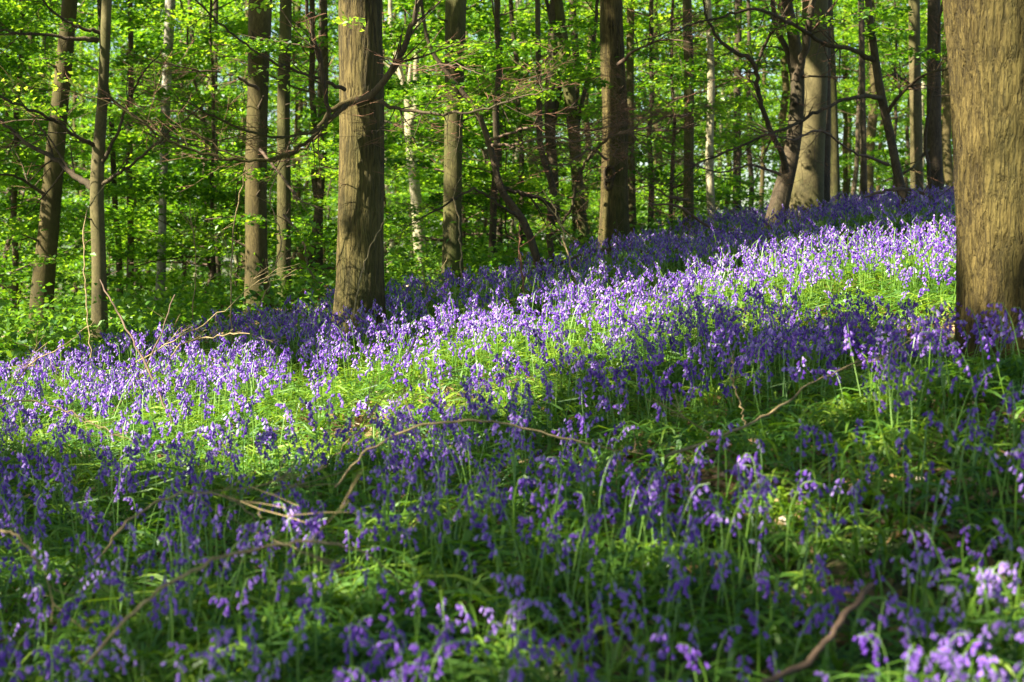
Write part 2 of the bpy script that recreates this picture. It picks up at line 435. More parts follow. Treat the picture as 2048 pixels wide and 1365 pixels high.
def trunk_tree(name, label, Y, ctrl, mat, sides=20, flare=0.35, rough=0.02, top=15.0, lit=(), cat='tree', group=None, seed=1, carve=None):
    """ctrl: (px, py, width_px) from the lowest to the highest seen; base dropped to the ground"""
    pts = [at(px, py, Y) for px, py, _ in ctrl]
    rad = [wd / F_PX * Y / 2 for _, _, wd in ctrl]
    b0 = pts[0].copy(); d = pts[1] - pts[0]
    gz = float(height(b0[0], Y))
    base = b0 + d * ((gz - b0[2]) / d[2]) if abs(d[2]) > 1e-6 else b0
    if pts[0][2] > gz + 0.05:
        pts.insert(0, base.copy()); rad.insert(0, rad[0] * 1.03)
    else:
        pts[0] = base
    pts.insert(0, pts[0] - np.array([0, 0, 0.25])); rad.insert(0, rad[0] * 1.05)
    # carry on above the frame
    d = pts[-1] - pts[-2]; d /= np.linalg.norm(d)
    d[2] = abs(d[2]); d = d * 0.6 + np.array([0, 0, 0.4]); d /= np.linalg.norm(d)
    H = top - pts[-1][2]
    r0 = rad[-1]
    for k in range(1, 4):
        pts.append(pts[-1] + d * H / 3 + np.array([rng.normal(0, 0.12), rng.normal(0, 0.12), 0])); rad.append(r0 * (1 - 0.24 * k))
    pts = np.array(pts)
    L = np.concatenate([[0], np.cumsum(np.linalg.norm(np.diff(pts, axis=0), axis=1))])
    n = int(L[-1] / 0.22) + 4
    C, u = spline(pts, n)
    rr = np.interp(u, np.arange(len(pts)), rad)
    root = empty(name, base)
    tag(root, label, cat, group)
    if carve:
        n2 = int(L[-1] / carve[0]); C2, u2 = spline(C, n2); r2 = np.interp(u2, np.arange(len(rr)), rr)
        V, F = tube_arr(C2 - base, r2, sides, rough, flare, seed)
        Cr = np.repeat(C2 - base, sides, 0); out = V - Cr; out /= np.linalg.norm(out, axis=1)[:, None]
        f = carve[1]; hh = np.empty(len(V))
        for i_, p in enumerate(V):
            n1 = mnoise.noise(Vector((p[0] * f, p[1] * f, p[2] * f * 0.13 + seed)))
            n3 = mnoise.noise(Vector((p[0] * f * 2.1, p[1] * f * 2.1, p[2] * f * 0.33 - seed)))
            hh[i_] = min(abs(n1) * 4.5, 1.0) * 0.7 + min(abs(n3) * 4.0, 1.0) * 0.3
        V = V + out * ((hh - 0.7) * carve[2])[:, None]
    else:
        V, F = tube_arr(C - base, rr, sides, rough, flare, seed)
    o = obj('trunk', mesh_np('trunk', V, F, [M[mat]]), root)
    TREES.append((root, pts[-1][0], pts[-1][1], base, Y))
    for (pa, pb) in lit:      # (py from, py to) seen in sun
        for py in np.arange(pa, pb + 1, 40 * 14 / Y):
            k = np.argmin([abs(c[1] - py) for c in ctrl])
            px = np.interp(-py, [-c[1] for c in ctrl], [c[0] for c in ctrl])
            LITPTS.append(at(px, py, Y))
    return root, base, C, rr

def limb(root, base, Y, ctrl, dy=0.0, mat='dark', twigs=6, tl=0.6, level=1, seed=0, name='branch', redtip=True, droop=0.0, tw=1.0):
    """a limb traced as (px, py, width_px); dy makes it come towards or away from the camera as it goes out"""
    rg = np.random.default_rng(seed + 100)
    n0 = len(ctrl)
    P = [at(px, py, Y + dy * k / (n0 - 1)) for k, (px, py, _) in enumerate(ctrl)]
    rad = [wd / F_PX * Y / 2 for _, _, wd in ctrl]
    n = n0 * 5
    C, ix = spline(P, n)
    C[1:-1] += rg.normal(0, 0.008, (n - 2, 3))
    rr = np.interp(ix, np.arange(n0), rad)
    mb = MB()
    V, F = tube_arr(C - base, rr, 8, 0.03, None, seed)
    mb.add(V, F, 0)
    for k in range(twigs):
        i = rg.integers(n // 6, n)
        d = C[min(i + 1, n - 1)] - C[i - 1]; d /= np.linalg.norm(d)
        nd = d * rg.uniform(0.4, 1.1) + rg.normal(0, 0.55, 3)
        grow(mb, C[i] - base, nd, tl * rg.uniform(0.5, 1.4), max(rr[i] * 0.45, 0.003) * tw, level, rg, droop, 0, 2 if redtip else 1)
    obj(name, mb.mesh(name, [M[mat], M['twig'], M['redtwig']]), root)
    return C

T = {}
def tt(key, *a, **k):
    T[key] = trunk_tree(*a, **k); return T[key]

tt('t1', 'leaning_tree', 'tall brown trunk leaning right, leftmost large trunk in the wood', 21,
   [(82, 660, 44), (100, 430, 40), (118, 230, 34), (140, 0, 30)], 'smooth', lit=((110, 520),), seed=1)
tt('t2', 'branching_tree', 'slender grey brown trunk with long bare side limbs, just right of the leaning trunk', 16,
   [(200, 695, 30), (198, 520, 28), (194, 370, 27), (205, 200, 21), (214, 0, 19)], 'grey', lit=((330, 690),), seed=2, flare=0.5)
tt('birch', 'birch_tree', 'slim birch with patchy white bark standing behind the slender trunks on the left', 24,
   [(318, 640, 22), (322, 560, 18), (326, 400, 15), (330, 250, 18), (341, 0, 20)], 'birch', lit=((150, 400),), seed=3, sides=14)
tt('t3', 'beech_tree', 'straight brown trunk, lower half sunlit, left of the large central trunk', 17.8,
   [(516, 640, 50), (513, 520, 42), (512, 330, 42), (517, 150, 42), (521, 0, 46)], 'smooth', lit=((330, 640),), seed=4)
tt('t4', 'slim_beech', 'thinner trunk close behind the straight half-sunlit trunk', 20,
   [(568, 620, 27), (568, 400, 27), (567, 200, 25), (572, 0, 24)], 'mossy', lit=((380, 600),), seed=5, sides=16)
tt('t5', 'oak_tree', 'thick central trunk with finely furrowed bark and a long arching low limb', 13.5,
   [(718, 690, 92), (720, 560, 90), (723, 350, 88), (723, 180, 87), (720, 0, 85)], 'furrowed', sides=120, lit=((60, 690),), rough=0.014, seed=6, flare=0.5, carve=(0.045, 24.0, 0.011))
tt('t6', 'forked_tree', 'pale crooked trunk forking above, in the sunny clearing right of the thick trunk', 31,
   [(840, 500, 24), (832, 400, 22), (822, 300, 20), (818, 240, 18)], 'pale', lit=((60, 500),), top=4.0, seed=7, sides=14)
tt('t7', 'dark_beech', 'straight dark brown trunk in the middle of the wood, dense leaves across its upper part', 18.3,
   [(905, 565, 40), (905, 430, 36), (907, 280, 36), (912, 0, 42)], 'mossy', seed=8, lit=((280, 360),))
tt('t8', 'leaning_hazel', 'thin dark stem leaning left over the bluebells, left of centre', 18,
   [(1082, 545, 15), (1045, 440, 16), (1005, 385, 15), (982, 300, 13), (955, 225, 11), (905, 160, 9), (860, 95, 8), (845, 20, 6)], 'dark', seed=9, sides=10, top=5.5, flare=0.2)
tt('t9', 'thin_stem_tree', 'thin dark stem with a bend beside the leaning hazel stem', 19,
   [(1105, 530, 12), (1098, 440, 13), (1108, 400, 15), (1082, 300, 12), (1078, 180, 12), (1075, 0, 10)], 'dark', seed=10, sides=10, flare=0.2)
tt('t9b', 'twin_stem_tree', 'dark brown stem with ragged branches left of the leaning pale trunk', 24,
   [(1112, 500, 20), (1108, 380, 20), (1100, 250, 22), (1108, 0, 17)], 'dark', seed=11, sides=12)
tt('t10', 'bent_beech', 'brown trunk curving left as it rises, left of the large scarred trunk', 24,
   [(1168, 505, 26), (1158, 400, 23), (1146, 250, 24), (1130, 120, 24), (1114, 0, 22)], 'mossy', seed=12, lit=((380, 500), (120, 200)), sides=14)
tt('t10b', 'upright_beech', 'narrow brown trunk rising straight behind the curving trunk', 27,
   [(1152, 495, 14), (1150, 300, 14), (1152, 120, 14), (1144, 0, 14)], 'dark', seed=32, sides=12)
tt('t11', 'scarred_beech', 'large straight trunk with a dark bark scar, sunlit below, right of centre', 20.3,
   [(1228, 510, 60), (1229, 400, 54), (1231, 250, 50), (1224, 100, 48), (1222, 0, 44)], 'furrowed', sides=80, lit=((290, 500),), seed=13, rough=0.02, carve=(0.07, 20.0, 0.010))
tt('t12', 'slim_pale_tree', 'slim sunlit trunk half hidden behind the scarred trunk', 26,
   [(1264, 500, 20), (1262, 350, 17), (1260, 150, 16), (1262, 0, 16)], 'grey', lit=((100, 490),), seed=14, sides=12)
tt('t13', 'thin_brown_tree', 'thin dark brown trunk in the right half with a mossy bark', 22,
   [(1376, 480, 22), (1377, 350, 20), (1378, 150, 20), (1374, 0, 18)], 'mossy', seed=15, sides=14)
tt('t14', 'thin_pale_tree', 'thin pale sunlit trunk, next right of the thin dark brown trunk', 24,
   [(1425, 470, 17), (1419, 330, 16), (1422, 150, 15), (1416, 0, 12)], 'pale', lit=((60, 460),), seed=16, sides=12)
tt('t15', 'bare_dark_tree', 'thin dark upright stem between the pale thin trunk and the leaning mossy trunk', 30,
   [(1474, 440, 17), (1474, 250, 15), (1477, 0, 15)], 'dark', seed=17, sides=12)
tt('t16', 'leaning_mossy_tree', 'dark crooked trunk leaning right with a knotted fork, in front of the broad pale trunk', 20,
   [(1545, 462, 38), (1562, 390, 36), (1578, 330, 32), (1592, 230, 30), (1592, 110, 26), (1572, 0, 20)], 'dark', sides=20, lit=((330, 440),), seed=18, rough=0.06)
tt('t17', 'broad_beech', 'broad smooth pale trunk dappled with sun on the right slope', 22.5,
   [(1612, 450, 66), (1618, 330, 58), (1628, 150, 54), (1630, 0, 50)], 'grey', sides=28, lit=((200, 440),), seed=19, flare=0.3)
tt('t18', 'ridge_beech', 'narrow brown trunk immediately right of the broad pale trunk', 24,
   [(1668, 435, 24), (1668, 300, 19), (1663, 150, 18), (1656, 0, 18)], 'mossy', lit=((200, 430),), seed=20, sides=12)
tt('t19', 'distant_thin_tree', 'thin straight stem between the narrow brown trunk and the curved stem', 30,
   [(1728, 405, 14), (1725, 200, 12), (1722, 0, 12)], 'dark', seed=21, sides=10)
tt('t20', 'curved_tree', 'dark stem curving left as it rises with long side limbs, on the right slope', 19,
   [(1818, 440, 22), (1800, 370, 18), (1780, 270, 17), (1762, 190, 17), (1748, 100, 15), (1736, 0, 13)], 'dark', seed=22, sides=14)
tt('t21', 'slope_beech', 'straight brown trunk, second from the huge trunk at the right edge', 25,
   [(1834, 405, 24), (1832, 250, 24), (1828, 0, 22)], 'grey', seed=23, sides=14)
tt('t21b', 'dark_slope_beech', 'straight dark trunk next to the huge trunk at the right edge', 22,
   [(1872, 410, 30), (1868, 250, 28), (1868, 0, 26)], 'dark', seed=24, sides=14)
tt('t22', 'giant_oak', 'huge rugged trunk filling the right edge of the picture, closest of all trees', 8.0,
   [(2060, 690, 262), (2056, 560, 262), (2050, 350, 264), (2042, 150, 268), (2036, 0, 282)], 'rugged', sides=220, rough=0.014, lit=((-60, 600),), seed=25, flare=0.2, carve=(0.026, 22.0, 0.022))

tt('t17b', 'twin_beech', 'dark trunk pressed against the right side of the broad pale trunk', 23,
   [(1640, 445, 36), (1645, 330, 30), (1648, 150, 26), (1650, 0, 24)], 'dark', sides=16, seed=41)
tt('x1', 'knobbly_tree', 'dark knobbly trunk between the slender branching trunk and the birch', 26,
   [(258, 625, 16), (262, 500, 13), (258, 330, 12), (262, 120, 11), (260, 0, 10)], 'dark', seed=42, sides=10, rough=0.05)
tt('x2', 'dark_stem_tree', 'dark stem leaning right just left of the thick central trunk', 24,
   [(618, 590, 20), (630, 480, 17), (645, 330, 15), (650, 150, 14), (648, 0, 13)], 'dark', seed=43, sides=10)
tt('x3', 'dark_stem_tree', 'straight thin dark stem, close to the thick central trunk on its left', 28,
   [(640, 560, 12), (641, 400, 11), (640, 200, 10), (643, 0, 10)], 'dark', seed=44, sides=10)
tt('x4', 'young_beech', 'thin dark trunk standing just left of the straight half-sunlit trunk', 30,
   [(437, 610, 14), (434, 450, 12), (430, 250, 11), (432, 0, 10)], 'dark', seed=45, sides=10)
tt('x5', 'young_beech', 'thin dark straight stem between the dark brown trunk and the twin dark stems', 28,
   [(1000, 530, 12), (998, 350, 12), (1000, 150, 13), (994, 0, 14)], 'dark', seed=46, sides=10)

def L_(key, *a, **k):
    r, b = T[key][0], T[key][1]
    return limb(r, b, *a, **k)
# thick central trunk: the arching limb and its neighbours
L_('t5', 13.3, [(722, 200, 18), (690, 208, 13), (655, 232, 9), (622, 280, 7), (565, 312, 7), (490, 322, 6), (400, 305, 5), (330, 278, 4), (240, 215, 3), (150, 185, 2)], -1.0, 'smooth', 26, 0.45, 1, 1)
L_('t5', 13.2, [(715, 205, 10), (672, 222, 6), (640, 258, 6), (590, 272, 5), (520, 270, 5), (430, 235, 4), (350, 190, 2)], -1.6, 'smooth', 18, 0.6, 2, 2)
L_('t5', 13.2, [(690, 214, 8), (650, 250, 5), (615, 292, 5), (560, 318, 4), (470, 312, 3), (380, 262, 3), (300, 240, 2)], -0.4, 'smooth', 16, 0.45, 1, 3)
L_('t5', 13.2, [(715, 205, 20), (748, 186, 15), (785, 140, 13), (815, 75, 11), (842, -10, 9), (860, -90, 7)], -0.5, 'dark', 14, 0.6, 1, 4)
L_('t5', 13.2, [(735, 200, 10), (790, 214, 7), (850, 226, 6), (930, 226, 5), (1010, 207, 4), (1100, 178, 2)], -1.0, 'dark', 22, 0.6, 2, 5)
L_('t5', 13.0, [(690, 180, 9), (640, 158, 6), (570, 135, 5), (500, 95, 4), (430, 40, 4), (380, -10, 3)], -1.2, 'dark', 18, 0.5, 1, 6)
L_('t5', 12.8, [(690, 212, 8), (662, 235, 8), (650, 190, 9), (640, 120, 8), (622, 50, 7), (606, -30, 6)], -0.8, 'dark', 10, 0.5, 1, 7)
L_('t5', 13.0, [(760, 120, 3), (830, 138, 2), (900, 128, 2), (965, 150, 1)], -2.0, 'twig', 10, 0.4, 1, 8)
# slender left tree limbs
L_('t2', 16, [(196, 82, 12), (150, 78, 8), (95, 72, 6), (30, 66, 5), (-40, 58, 3)], -0.6, 'dark', 10, 0.7, 1, 10)
L_('t2', 16, [(200, 66, 9), (160, 55, 6), (120, 35, 5), (85, 0, 4), (60, -40, 3)], -0.6, 'dark', 8, 0.6, 1, 11)
L_('t2', 16, [(190, 378, 16), (150, 352, 12), (105, 315, 10), (55, 288, 8), (10, 248, 7), (-50, 215, 5)], 0.8, 'dark', 14, 0.7, 1, 12)
L_('t2', 16, [(194, 295, 10), (150, 272, 7), (100, 235, 6), (50, 215, 5), (-30, 185, 4)], -1.0, 'dark', 12, 0.7, 1, 13)
L_('t2', 16, [(200, 372, 10), (240, 345, 6), (290, 308, 5), (350, 255, 4), (412, 208, 2)], -0.7, 'dark', 12, 0.6, 1, 14)
L_('t2', 16, [(200, 330, 10), (232, 275, 6), (255, 210, 5), (285, 150, 4), (328, 98, 2)], -0.4, 'dark', 12, 0.6, 1, 15)
L_('t2', 16, [(203, 180, 8), (250, 220, 4), (330, 268, 4), (420, 300, 3), (500, 300, 2)], -1.2, 'dark', 10, 0.5, 1, 16)
# forked pale tree
L_('t6', 31, [(818, 250, 18), (815, 200, 14), (800, 140, 11), (785, 80, 9), (780, -20, 8)], 0.3, 'pale', 4, 0.8, 1, 20)
L_('t6', 31, [(820, 250, 15), (832, 215, 12), (832, 140, 11), (836, 60, 10), (832, -20, 9)], -0.3, 'pale', 4, 0.8, 1, 21)
# hazel stems
L_('t8', 18, [(1045, 440, 8), (1000, 410, 6), (950, 380, 5), (890, 410, 4), (820, 450, 2)], -1, 'dark', 16, 0.7, 1, 30)
L_('t8', 18, [(1000, 375, 10), (1050, 390, 8), (1085, 400, 8), (1108, 450, 7)], 0.4, 'dark', 8, 0.7, 1, 31)
L_('t8', 18, [(975, 280, 7), (1040, 260, 5), (1110, 250, 4), (1190, 262, 3), (1260, 240, 2)], -1.5, 'twig', 26, 0.75, 2, 32)
L_('t8', 18, [(980, 290, 7), (1030, 290, 4), (1090, 275, 4), (1170, 282, 3), (1300, 255, 2)], -2.0, 'twig', 26, 0.75, 2, 33)
L_('t9', 19, [(1104, 470, 7), (1140, 420, 6), (1160, 350, 6), (1180, 310, 5), (1215, 280, 4)], -0.8, 'dark', 12, 0.6, 1, 34)
L_('t9b', 24, [(1106, 250, 12), (1120, 160, 10), (1112, 90, 9), (1092, 0, 8)], 0.4, 'dark', 8, 0.8, 1, 35)
L_('t10', 24, [(1150, 290, 10), (1165, 200, 9), (1185, 110, 8), (1195, 0, 7)], 0.4, 'dark', 8, 0.8, 1, 36)
# scarred beech
L_('t11', 20, [(1236, 130, 10), (1275, 100, 5), (1330, 80, 4), (1400, 90, 2)], -1, 'twig', 20, 0.8, 2, 40)
L_('t11', 20, [(1238, 268, 8), (1275, 258, 5), (1330, 262, 4), (1400, 250, 3)], -1, 'twig', 20, 0.8, 2, 41)
# right: the knotted tree and the dark limbs across it
L_('t16', 19.7, [(1572, 345, 16), (1560, 300, 11), (1540, 260, 10), (1516, 185, 9), (1508, 128, 9), (1450, 92, 7), (1415, 40, 5), (1405, -20, 4)], -1.2, 'dark', 12, 0.7, 1, 50)
L_('t16', 19.8, [(1592, 160, 18), (1612, 90, 15), (1622, 20, 13), (1640, -60, 10)], -0.4, 'dark', 8, 0.7, 1, 51)
L_('t16', 19.9, [(1590, 210, 16), (1580, 120, 13), (1552, 50, 11), (1545, -30, 9)], 0.6, 'dark', 8, 0.7, 1, 52)
L_('t16', 19.6, [(1512, 128, 8), (1540, 70, 6), (1575, 20, 5), (1600, -40, 4)], -0.5, 'dark', 10, 0.6, 1, 53)
L_('t20', 19, [(1764, 198, 12), (1735, 192, 8), (1690, 200, 7), (1640, 222, 7), (1590, 248, 6), (1530, 272, 5), (1450, 305, 4), (1390, 330, 3), (1330, 372, 2)], -2.2, 'dark', 24, 0.6, 1, 54)
L_('t20', 19, [(1750, 122, 12), (1700, 98, 9), (1650, 88, 8), (1610, 62, 8), (1570, 40, 7), (1520, 20, 6), (1440, 35, 4), (1350, 60, 3), (1260, 92, 2)], -1.6, 'dark', 22, 0.6, 1, 55)
L_('t20', 19, [(1772, 230, 9), (1810, 180, 6), (1850, 150, 5), (1905, 135, 3)], -1, 'dark', 12, 0.6, 1, 56)
L_('t20', 19, [(1776, 330, 7), (1700, 300, 4), (1640, 262, 4), (1580, 280, 3), (1500, 250, 2)], -2, 'twig', 14, 0.8, 2, 57)
L_('t21b', 21.6, [(1872, 405, 10), (1858, 350, 8), (1852, 260, 7), (1868, 160, 6), (1880, 40, 5), (1890, -20, 4)], -1.0, 'dark', 16, 0.7, 1, 58)
L_('t21b', 21.5, [(1856, 300, 7), (1830, 330, 6), (1800, 350, 5), (1770, 362, 3)], -1.0, 'smooth', 14, 0.6, 1, 59)
L_('t13', 21.8, [(1377, 230, 7), (1330, 235, 4), (1290, 255, 3), (1200, 262, 2)], -1.5, 'twig', 18, 0.8, 2, 60)
L_('t3', 17.5, [(517, 180, 8), (460, 150, 4), (390, 140, 3), (300, 120, 2)], -1.0, 'twig', 18, 0.6, 1, 61)
L_('t3', 17.5, [(520, 300, 7), (570, 360, 4), (600, 400, 3), (650, 420, 2)], -1.0, 'twig', 12, 0.6, 1, 62)
L_('t11', 19.8, [(1215, 320, 6), (1180, 300, 4), (1130, 330, 3), (1060, 320, 2)], -1.2, 'twig', 14, 0.7, 2, 64)
L_('t13', 21.5, [(1376, 400, 6), (1340, 395, 4), (1300, 372, 3), (1270, 380, 2)], -0.8, 'twig', 12, 0.7, 2, 65)
L_('t21', 24, [(1832, 180, 7), (1790, 150, 4), (1750, 165, 3)], -1.2, 'dark', 12, 0.7, 2, 66)
L_('t16', 19.5, [(1560, 350, 6), (1500, 330, 4), (1440, 345, 3), (1380, 325, 2)], -1.0, 'twig', 14, 0.7, 2, 67)
L_('t4', 19.5, [(568, 430, 6), (600, 470, 4), (620, 540, 3), (640, 570, 2)], -1.0, 'twig', 10, 0.6, 2, 68)
L_('t1', 21, [(100, 400, 8), (60, 370, 6), (20, 350, 5), (-40, 360, 3)], -1.0, 'dark', 12, 0.8, 1, 63)

for py_ in (-60, 60, 130, 330, 400, 560):
    LITPTS.append(at(1955 + 30 * math.sin(py_), py_, 7.8))

# bark scar on the scarred beech
def stubs():
    """broken dead snags on the plainer trunks"""
    rg = np.random.default_rng(71)
    for key, pys in [('t1', (150, 330, 480)), ('t2', (440, 560)), ('t3', (90, 240, 400, 500)), ('t4', (200, 330, 520)), ('t7', (60, 250, 350, 470)), ('t17', (90, 210, 320)), ('t11', (60, 200)), ('t18', (150, 300)), ('t13', (80, 180, 330))]:
        root, base, C, rr = T[key]; Yk = base[1]
        for py in pys:
            i = np.argmin(np.abs(C[:, 2] - at(1024, py, Yk)[2]))
            az = rg.uniform(math.pi, 2 * math.pi)
            d = np.array([math.cos(az), math.sin(az), rg.uniform(0.1, 0.5)])
            p = C[i] - base + d * rr[i] * 0.7
            ln = rg.uniform(0.08, 0.3)
            pts = np.array([p, p + d * (rr[i] * 0.35 + 0.02), p + d * (rr[i] * 0.3 + ln) + rg.normal(0, 0.015, 3)])
            V, F = tube_arr(catmull(pts, 7), np.array([0.032, 0.024, 0.018, 0.015, 0.013, 0.011, 0.007]) * rr[i] / 0.16, 6, 0.15, None, int(py))
            mb = MB(); mb.add(V, F, 0)
            obj('snag', mb.mesh('snag', [M['dark']]), root)
stubs()

def scar():
    root, base, C, rr = T['t11']
    mb = MB()
    for k, (px, py, w_, h_) in enumerate([(1217, 350, 9, 15), (1215, 368, 7, 12)]):
        c = at(px, py, 20.3) - base
        th = np.linspace(0, 2 * math.pi, 15)[:-1]
        r_ = T['t11'][3].max() * 0.93
        ring = np.stack([c[0] + w_ / F_PX * 20 * np.cos(th), np.zeros(14), c[2] + h_ / F_PX * 20 * np.sin(th)], -1)
        cxx = (at(1230, py, 20.3) - base)
        ring[:, 1] = -np.sqrt(np.maximum(r_ ** 2 - (ring[:, 0] - cxx[0]) ** 2, 0.01)) + cxx[1]
        ringc = np.vstack([ring, ring[:1]])
        V, F = tube_arr(ringc, np.full(15, 0.022), 6, 0.1, None, k)
        mb.add(V, F, 0)
    obj('bark_scar', mb.mesh('bark_scar', [M['dark']]), root)
scar()

# ------------------------------------------------------------------ fresh leaf sprigs on the limbs
def leafy_sprig(key, Y, pts, n, size, mat='fresh', seed=0, spread=0.16):
    rg = np.random.default_rng(seed + 900)
    root, base = T[key][0], T[key][1]
    parts = []
    for (px, py) in pts:
        c = at(px, py, Y) - base
        P = c + rg.normal(0, 1, (n, 3)) * [spread, spread, spread * 0.35]
        parts.append((P, rand_n(n, rg, 0.55), rg.normal(0, 1, (n, 3)) * [1, 1, 0.3], rg.uniform(0.6, 1.2, n) * size))
    obj('leaf_spray', leaves_mesh('leaf_spray', parts, M[mat], 0.72), root)
leafy_sprig('t5', 12.3, [(690, 42), (704, 46)], 16, 0.065, seed=1, spread=0.07)
leafy_sprig('t5', 12.3, [(520, 12), (540, 12)], 20, 0.065, seed=2, spread=0.08)
leafy_sprig('t3', 16.8, [(492, 145), (570, 170), (560, 150), (480, 130), (470, 160), (120, 168), (140, 160)], 16, 0.07, seed=3, spread=0.14)
leafy_sprig('t2', 15.5, [(20, 160), (50, 170), (120, 165), (60, 200)], 14, 0.07, seed=4, spread=0.18)

def bough_spray(key, Y, items, mat='beech', size=0.075, seed=0):
    """flat leafy boughs held in front of or beside a trunk: (px, py, dx metres, n leaves)"""
    rg = np.random.default_rng(seed + 1200)
    root, base = T[key][0], T[key][1]
    for (px, py, dx, n) in items:
        c = at(px, py, Y) - base
        az = (0 if dx > 0 else math.pi) + rg.normal(0, 0.4)
        P, N, D, sz = spray_leaves(rg, c, az, abs(dx), 0.12, n, size, 0.035, 0.4)
        mb = MB(); grow(mb, c, (math.cos(az), math.sin(az), 0.08), abs(dx) * 0.9, 0.008, 1, rg, 0, 0, 0, 4, 0.12)
        tw_ = obj('twig', mb.mesh('twig', [M['twig']]), root)
        obj('leaf_spray', leaves_mesh('leaf_spray', [(P, N, D, sz)], M[mat], 0.75), tw_)
        for f in (0.25, 0.7): LITPTS.append(c + base + np.array([math.cos(az), math.sin(az), 0.1]) * abs(dx) * f)
bough_spray('t7', 17.3, [(850, 95, 1.0, 260), (880, 120, 0.9, 260), (930, 175, -1.1, 260), (870, 205, 0.8, 200)], seed=1)
bough_spray('t9', 18.5, [(1010, 140, 1.2, 330), (1080, 120, 0.9, 260), (1000, 95, 1.3, 300), (1090, 160, 0.9, 220), (980, 190, 0.9, 220), (1060, 400, 0.5, 110), (1130, 455, -0.6, 140)], seed=2)
bough_spray('t10', 22.5, [(1090, 60, 1.3, 300), (1120, 150, 1.0, 220), (1230, 110, 0.8, 160), (1180, 190, 0.7, 160), (1120, 330, 0.6, 140)], seed=3)
bough_spray('t13', 21, [(1300, 130, 0.9, 240), (1420, 165, -1.1, 260), (1330, 215, 0.9, 200), (1350, 60, 1.0, 240), (1290, 300, 0.7, 140)], seed=4)
bough_spray('t3', 17, [(540, 470, 0.5, 100), (440, 350, 0.7, 150), (600, 90, -0.9, 200), (430, 90, 0.8, 180), (410, 440, 0.7, 140)], seed=5)
bough_spray('t1', 20, [(60, 120, 0.9, 200), (170, 60, -1.0, 220), (20, 220, 0.8, 160), (110, 520, -0.7, 130)], seed=6)
bough_spray('t16', 19.5, [(1480, 60, 0.8, 150), (1560, 130, -0.8, 140), (1690, 40, -0.8, 160)], seed=7)
bough_spray('t20', 18.5, [(1700, 30, 0.8, 160), (1770, 110, 0.7, 130), (1830, 60, -0.7, 130)], seed=8)

# ------------------------------------------------------------------ leafy background trees (shared meshes)
def crown_mesh(seed, z0, z1, rmax, nspray, nleaf, size, H=14.0):
    rg = np.random.default_rng(seed)
    parts = []
    for k in range(int(nspray * 0.8)):
        z = z0 + (z1 - z0) * rg.uniform(0, 1) ** 0.9
        az = rg.uniform(0, 2 * math.pi)
        f = (z - z0) / (z1 - z0)
        L = rmax * (1 - 0.55 * f) * rg.uniform(0.45, 1.0)
        parts.append(spray_leaves(rg, (0, 0, z), az, L, rg.uniform(0.05, 0.35), int(0.95 * nleaf * L / rmax), size * 1.35, 0.03 + 0.012 * L, 0.38))
    return leaves_mesh('crown', parts, M['beech'])

def bough_mesh(seed, z0, z1, rmax, n, H=14.0, r0=0.11, mat='dark'):
    rg = np.random.default_rng(seed)
    mb = MB()
    nn = 16
    C = np.zeros((nn, 3)); C[:, 2] = np.linspace(-0.3, H, nn)
    C[:, 0] = np.cumsum(rg.normal(0, 0.07, nn)); C[:, 1] = np.cumsum(rg.normal(0, 0.07, nn)); C[:2, :2] = 0
    V, F = tube_arr(C, np.linspace(r0, r0 * 0.35, nn), 10, 0.03, 0.3, seed)
    mb.add(V, F, 0)
    tk = mb.mesh('trunk', [M[mat]])
    mb = MB()
    for k in range(n):
        z = rg.uniform(z0, z1); az = rg.uniform(0, 6.28)
        c = np.array([np.interp(z, C[:, 2], C[:, 0]), np.interp(z, C[:, 2], C[:, 1]), z])
        grow(mb, c, (math.cos(az), math.sin(az), rg.uniform(0, 0.5)), rmax * rg.uniform(0.4, 0.9), 0.022, 1, rg, 0.0, 0, 0, 4, 0.2, (2, 5))
    return tk, mb.mesh('branch', [M['twig']])

VAR = []
specs = [  # z0, z1, rmax, nspray, nleaf, size, r0, bark
    (1.0, 13, 3.6, 46, 420, 0.105, 0.10, 'dark'),
    (1.8, 14, 3.2, 44, 400, 0.105, 0.14, 'smooth'),
    (0.4, 9, 3.0, 44, 420, 0.095, 0.06, 'dark'),
    (3.2, 15, 3.8, 44, 420, 0.110, 0.17, 'smooth'),
    (2.4, 12, 3.0, 36, 380, 0.105, 0.11, 'dark'),
    (0.2, 5, 2.6, 36, 420, 0.090, 0.035, 'dark'),
    (5.5, 15, 3.4, 36, 420, 0.110, 0.15, 'pale'),
    (6.0, 16, 3.6, 36, 420, 0.110, 0.20, 'smooth'),
]
for k, s in enumerate(specs):
    H = s[1] + 0.6
    tk, br = bough_mesh(50 + k, s[0], s[1] - 1, s[2], 14, H, s[6], s[7])
    VAR.append((tk, br, crown_mesh(70 + k, *s[:6])))

